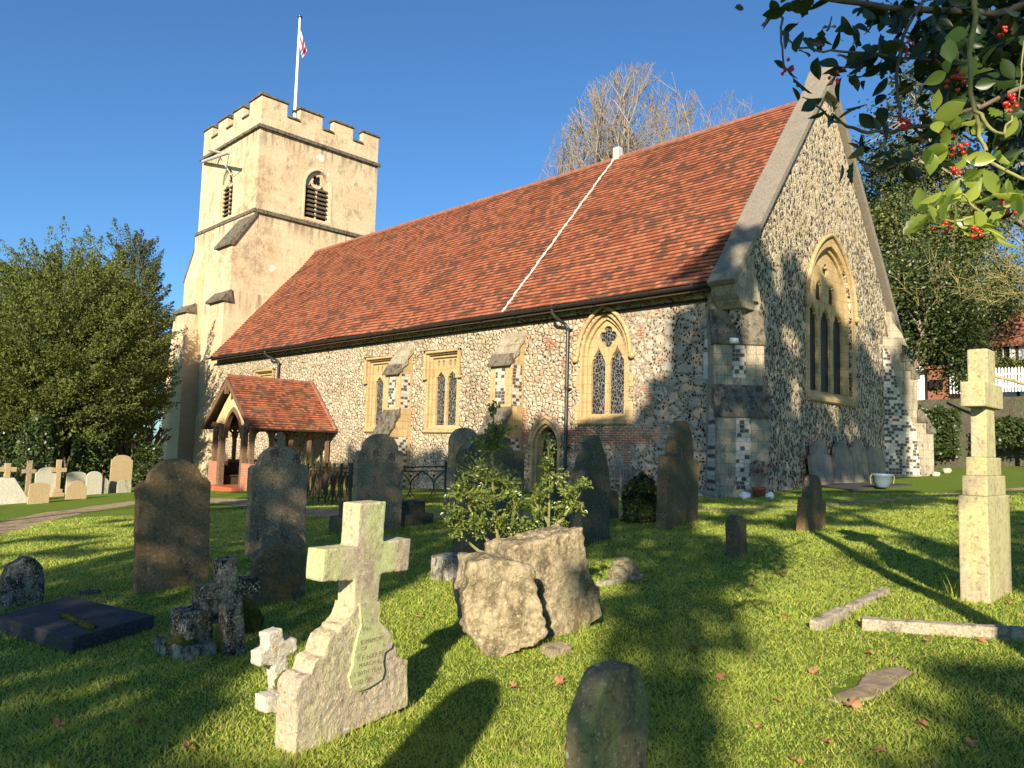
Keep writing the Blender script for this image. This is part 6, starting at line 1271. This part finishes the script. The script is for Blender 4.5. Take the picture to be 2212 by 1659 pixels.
def sample(P_, lit, wt=1.):
    k = (math.floor(P_.dot(HV) / CS), math.floor(P_.dot(VV) / CS)); a = cells.setdefault(k, [0., 0.]); a[0 if lit else 1] += wt
for u in range(-60, 2290, 11):
    for v in range(1062, 1700, 6):
        lit = any(inside(u, v, P_) for P_ in LITG)
        if not lit and any(inside(u, v, P_) for P_ in HALF): q = G(u, v); lit = noise.noise(Vector((q.x * 1.2, q.y * 1.2, 8))) > 0
        q = G(u, v); sample(q, lit, .5)
for i in range(0, 175):
    x = -34 + i * .2
    for j in range(32):
        z = -.8 + j * .22; q = Vector((x, -.1, z))
        if x < -9: lit = z > (1.0 if x > -20 else .2) + .3 * noise.noise(Vector((x, z, 0)))
        elif x < (-3.2 if z < 3.5 else -2.0): lit = z > 2.2 + .5 * noise.noise(Vector((x * .9, z, 0)))
        else: lit = noise.noise(Vector((x * .9, z * .9, 3))) > .22 and z > 2.5
        sample(q, lit)
for j in range(62):
    y = .2 + j * .2
    for i in range(56):
        z = .3 + i * .25; nz = noise.noise(Vector((y * .7, z * .7, 5))); lit = z > 7.2 + 1.6 * nz - .1 * (y - 6) or (y > 8. and z > 5.5 and nz > -.1) or (z > 2 and nz > .42)
        sample(Vector((.3, y, z)), lit)
for i in range(170):
    for j in range(50):
        x = -34 + i * .2; f = j / 50; sample(Vector((x, -.4 + 6.5 * f, 6.3 + 7.65 * f)), not (x > -2.3 + 6 * f and f < .2 + .1 * noise.noise(Vector((x, f * 6, 1)))), 1.5)
for (s_, w_) in ((s1, 0), (s2, 0), (s3, 0), (s4, 0), (s5, 0), (s6, 0), (s7, 0), (s8, 0), (s11, 0), (s12, 0), (s13, 0), (s14, 0), (s15, 0)):
    _, p_, ww, hh_, t_, n_, _m = s_
    for i in range(7):
        for j in range(9): sample(p_ + t_ * ww * (i / 6 - .5) + Vector((0, 0, hh_ * j / 8)), False, 1.5)
for o_, hh_, ww in ((FC.location, 1.25, .8), (RC.location, 2.3, .7), (RK.location, 1.0, 1.2), (SC_.location, .5, .4)):
    for i in range(9):
        for j in range(11): sample(Vector(o_) + Vector((0, ww * (i / 8 - .5), hh_ * j / 10)), True, 4.)
for i in range(40):
    for j in range(50): sample(Vector((-42 + i * .2, 1.7, -1 + j * .5)), True, 1.)
for u in range(975, 1270, 12):
    for v in range(1040, 1210, 12): sample(AT(u, v, 6.6), noise.noise(Vector((u * .012, v * .012, 3))) > -.12, 3.)
W0 = CAM.dot(SD); groups_ = [[], [], [], []]; SH = [k for k, a in cells.items() if a[1] > a[0] * 2.2]
smin, smax = min(k[0] for k in SH), max(k[0] for k in SH)
rngs = np.random.default_rng(9)
for k in SH:
    s_, t_ = (k[0] + .5) * CS, (k[1] + .5) * CS; w = W0 + 17 + 3.5 * noise.noise(Vector((s_ * .3, t_ * .3, 0))); P_ = HV * s_ + VV * t_ + SD * w
    if P_.z < gz(P_.x, P_.y) + .3: continue
    g = min(3, int((s_ / CS - smin) / (smax - smin + 1) * 4 + .35 * noise.noise(Vector((s_ * .6, t_ * .6, 2))))); groups_[max(0, g)].append(np.array(P_))
labs = ['tall dense evergreen behind the photographer, westmost of the shade trees', 'broad shade tree behind the photographer, second from the west', 'broad shade tree behind the photographer, second from the east', 'tall shade tree behind the photographer, eastmost']
print('shade cells', len(SH), [len(g) for g in groups_])
for g, lab in zip(groups_, labs):
    if len(g) < 5: continue
    A = np.array(g); base = A.mean(0); bz_ = gz(base[0], base[1]); rt_ = root('shade_tree', (base[0], base[1], bz_), lab, 'tree', 'trees behind the viewpoint')
    per = 62; C_ = np.repeat(A, per, 0) + (rngs.uniform(-.5, .5, (len(A) * per, 1)) * CS * 1.15) * np.array(HV) + (rngs.uniform(-.5, .5, (len(A) * per, 1)) * CS * 1.15) * np.array(VV) + rngs.normal(size=(len(A) * per, 1)) * .6 * np.array(SD)
    V, F = leaves(C_, .18, .75); numesh('crown', V - np.array(rt_.location), F, M['yew2'], rt_)
    m = MB(); tz = A[:, 2].max() - bz_; m.tube([Vector((base[0], base[1], bz_ - .3)), Vector((base[0] + .2, base[1], bz_ + tz * .5)), Vector((base[0], base[1] + .2, bz_ + tz * .85))], [.16, .12, .03], 8); m.build('trunk', M['bark'], rt_)
# added unseen stone, sized to cast the oval shadow between cross and canted headstone
qs = G(1055, 1462); bp = qs + Vector((SD.x, SD.y, 0)).normalized() * 6.2; bp.z = gz(bp.x, bp.y); hst = 6.2 * math.tan(R(SUN_EL)) + (qs.z - bp.z)
m = MB(); m.panel([[(a, b if b > 0 else -.2) for a, b in head(.40, hst - .05, 0, .3, 0)]], Matrix(((HV.x, 0, SD.x, bp.x), (HV.y, 0, SD.y, bp.y), (0, 1, 0, bp.z), (0, 0, 0, 1))), .12); o = m.build('headstone', G_grey, None, loc=bp, bevel=.01); tag(o, 'unseen tall slim round-topped stone added beside the viewpoint to cast an oval shadow', 'gravestone')

# ================================================================== one mesh per loose piece where the pieces are parts of their own
def split_islands(o, maxn=60):
    me = o.data; bm = bmesh.new(); bm.from_mesh(me); bm.verts.ensure_lookup_table(); seen = set(); isl = []
    for v in bm.verts:
        if v.index in seen: continue
        st = [v]; seen.add(v.index); cur = []
        while st:
            a = st.pop(); cur.append(a.index)
            for e in a.link_edges:
                b = e.other_vert(a)
                if b.index not in seen: seen.add(b.index); st.append(b)
        isl.append(set(cur))
    bm.free()
    if len(isl) < 2 or len(isl) > maxn: return
    isl.sort(key=lambda q: -len(q)); name = o.name.split('.')[0]
    vs = [v.co.copy() for v in me.vertices]; fs = [(tuple(p.vertices), p.use_smooth) for p in me.polygons]
    for n, I in enumerate(isl):
        order = sorted(I); mp = {a: i for i, a in enumerate(order)}; nm = bpy.data.meshes.new(name); ff = [f for f in fs if f[0][0] in I]
        nm.from_pydata([vs[a] for a in order], [], [tuple(mp[a] for a in f[0]) for f in ff]); nm.polygons.foreach_set('use_smooth', [f[1] for f in ff])
        for m_ in me.materials: nm.materials.append(m_)
        if n == 0: o.data = nm
        else: c = bpy.data.objects.new(name, nm); COL.objects.link(c); c.parent = o.parent; c.location = o.location
for o in list(bpy.data.objects):
    if o.type == 'MESH' and o.parent is not None and o.name.split('.')[0] in ('weathering', 'flint_panel', 'porch', 'louvre', 'porch_bench', 'armrest', 'merlon_cap', 'moss', 'mullion', 'timber_frame'): split_islands(o)
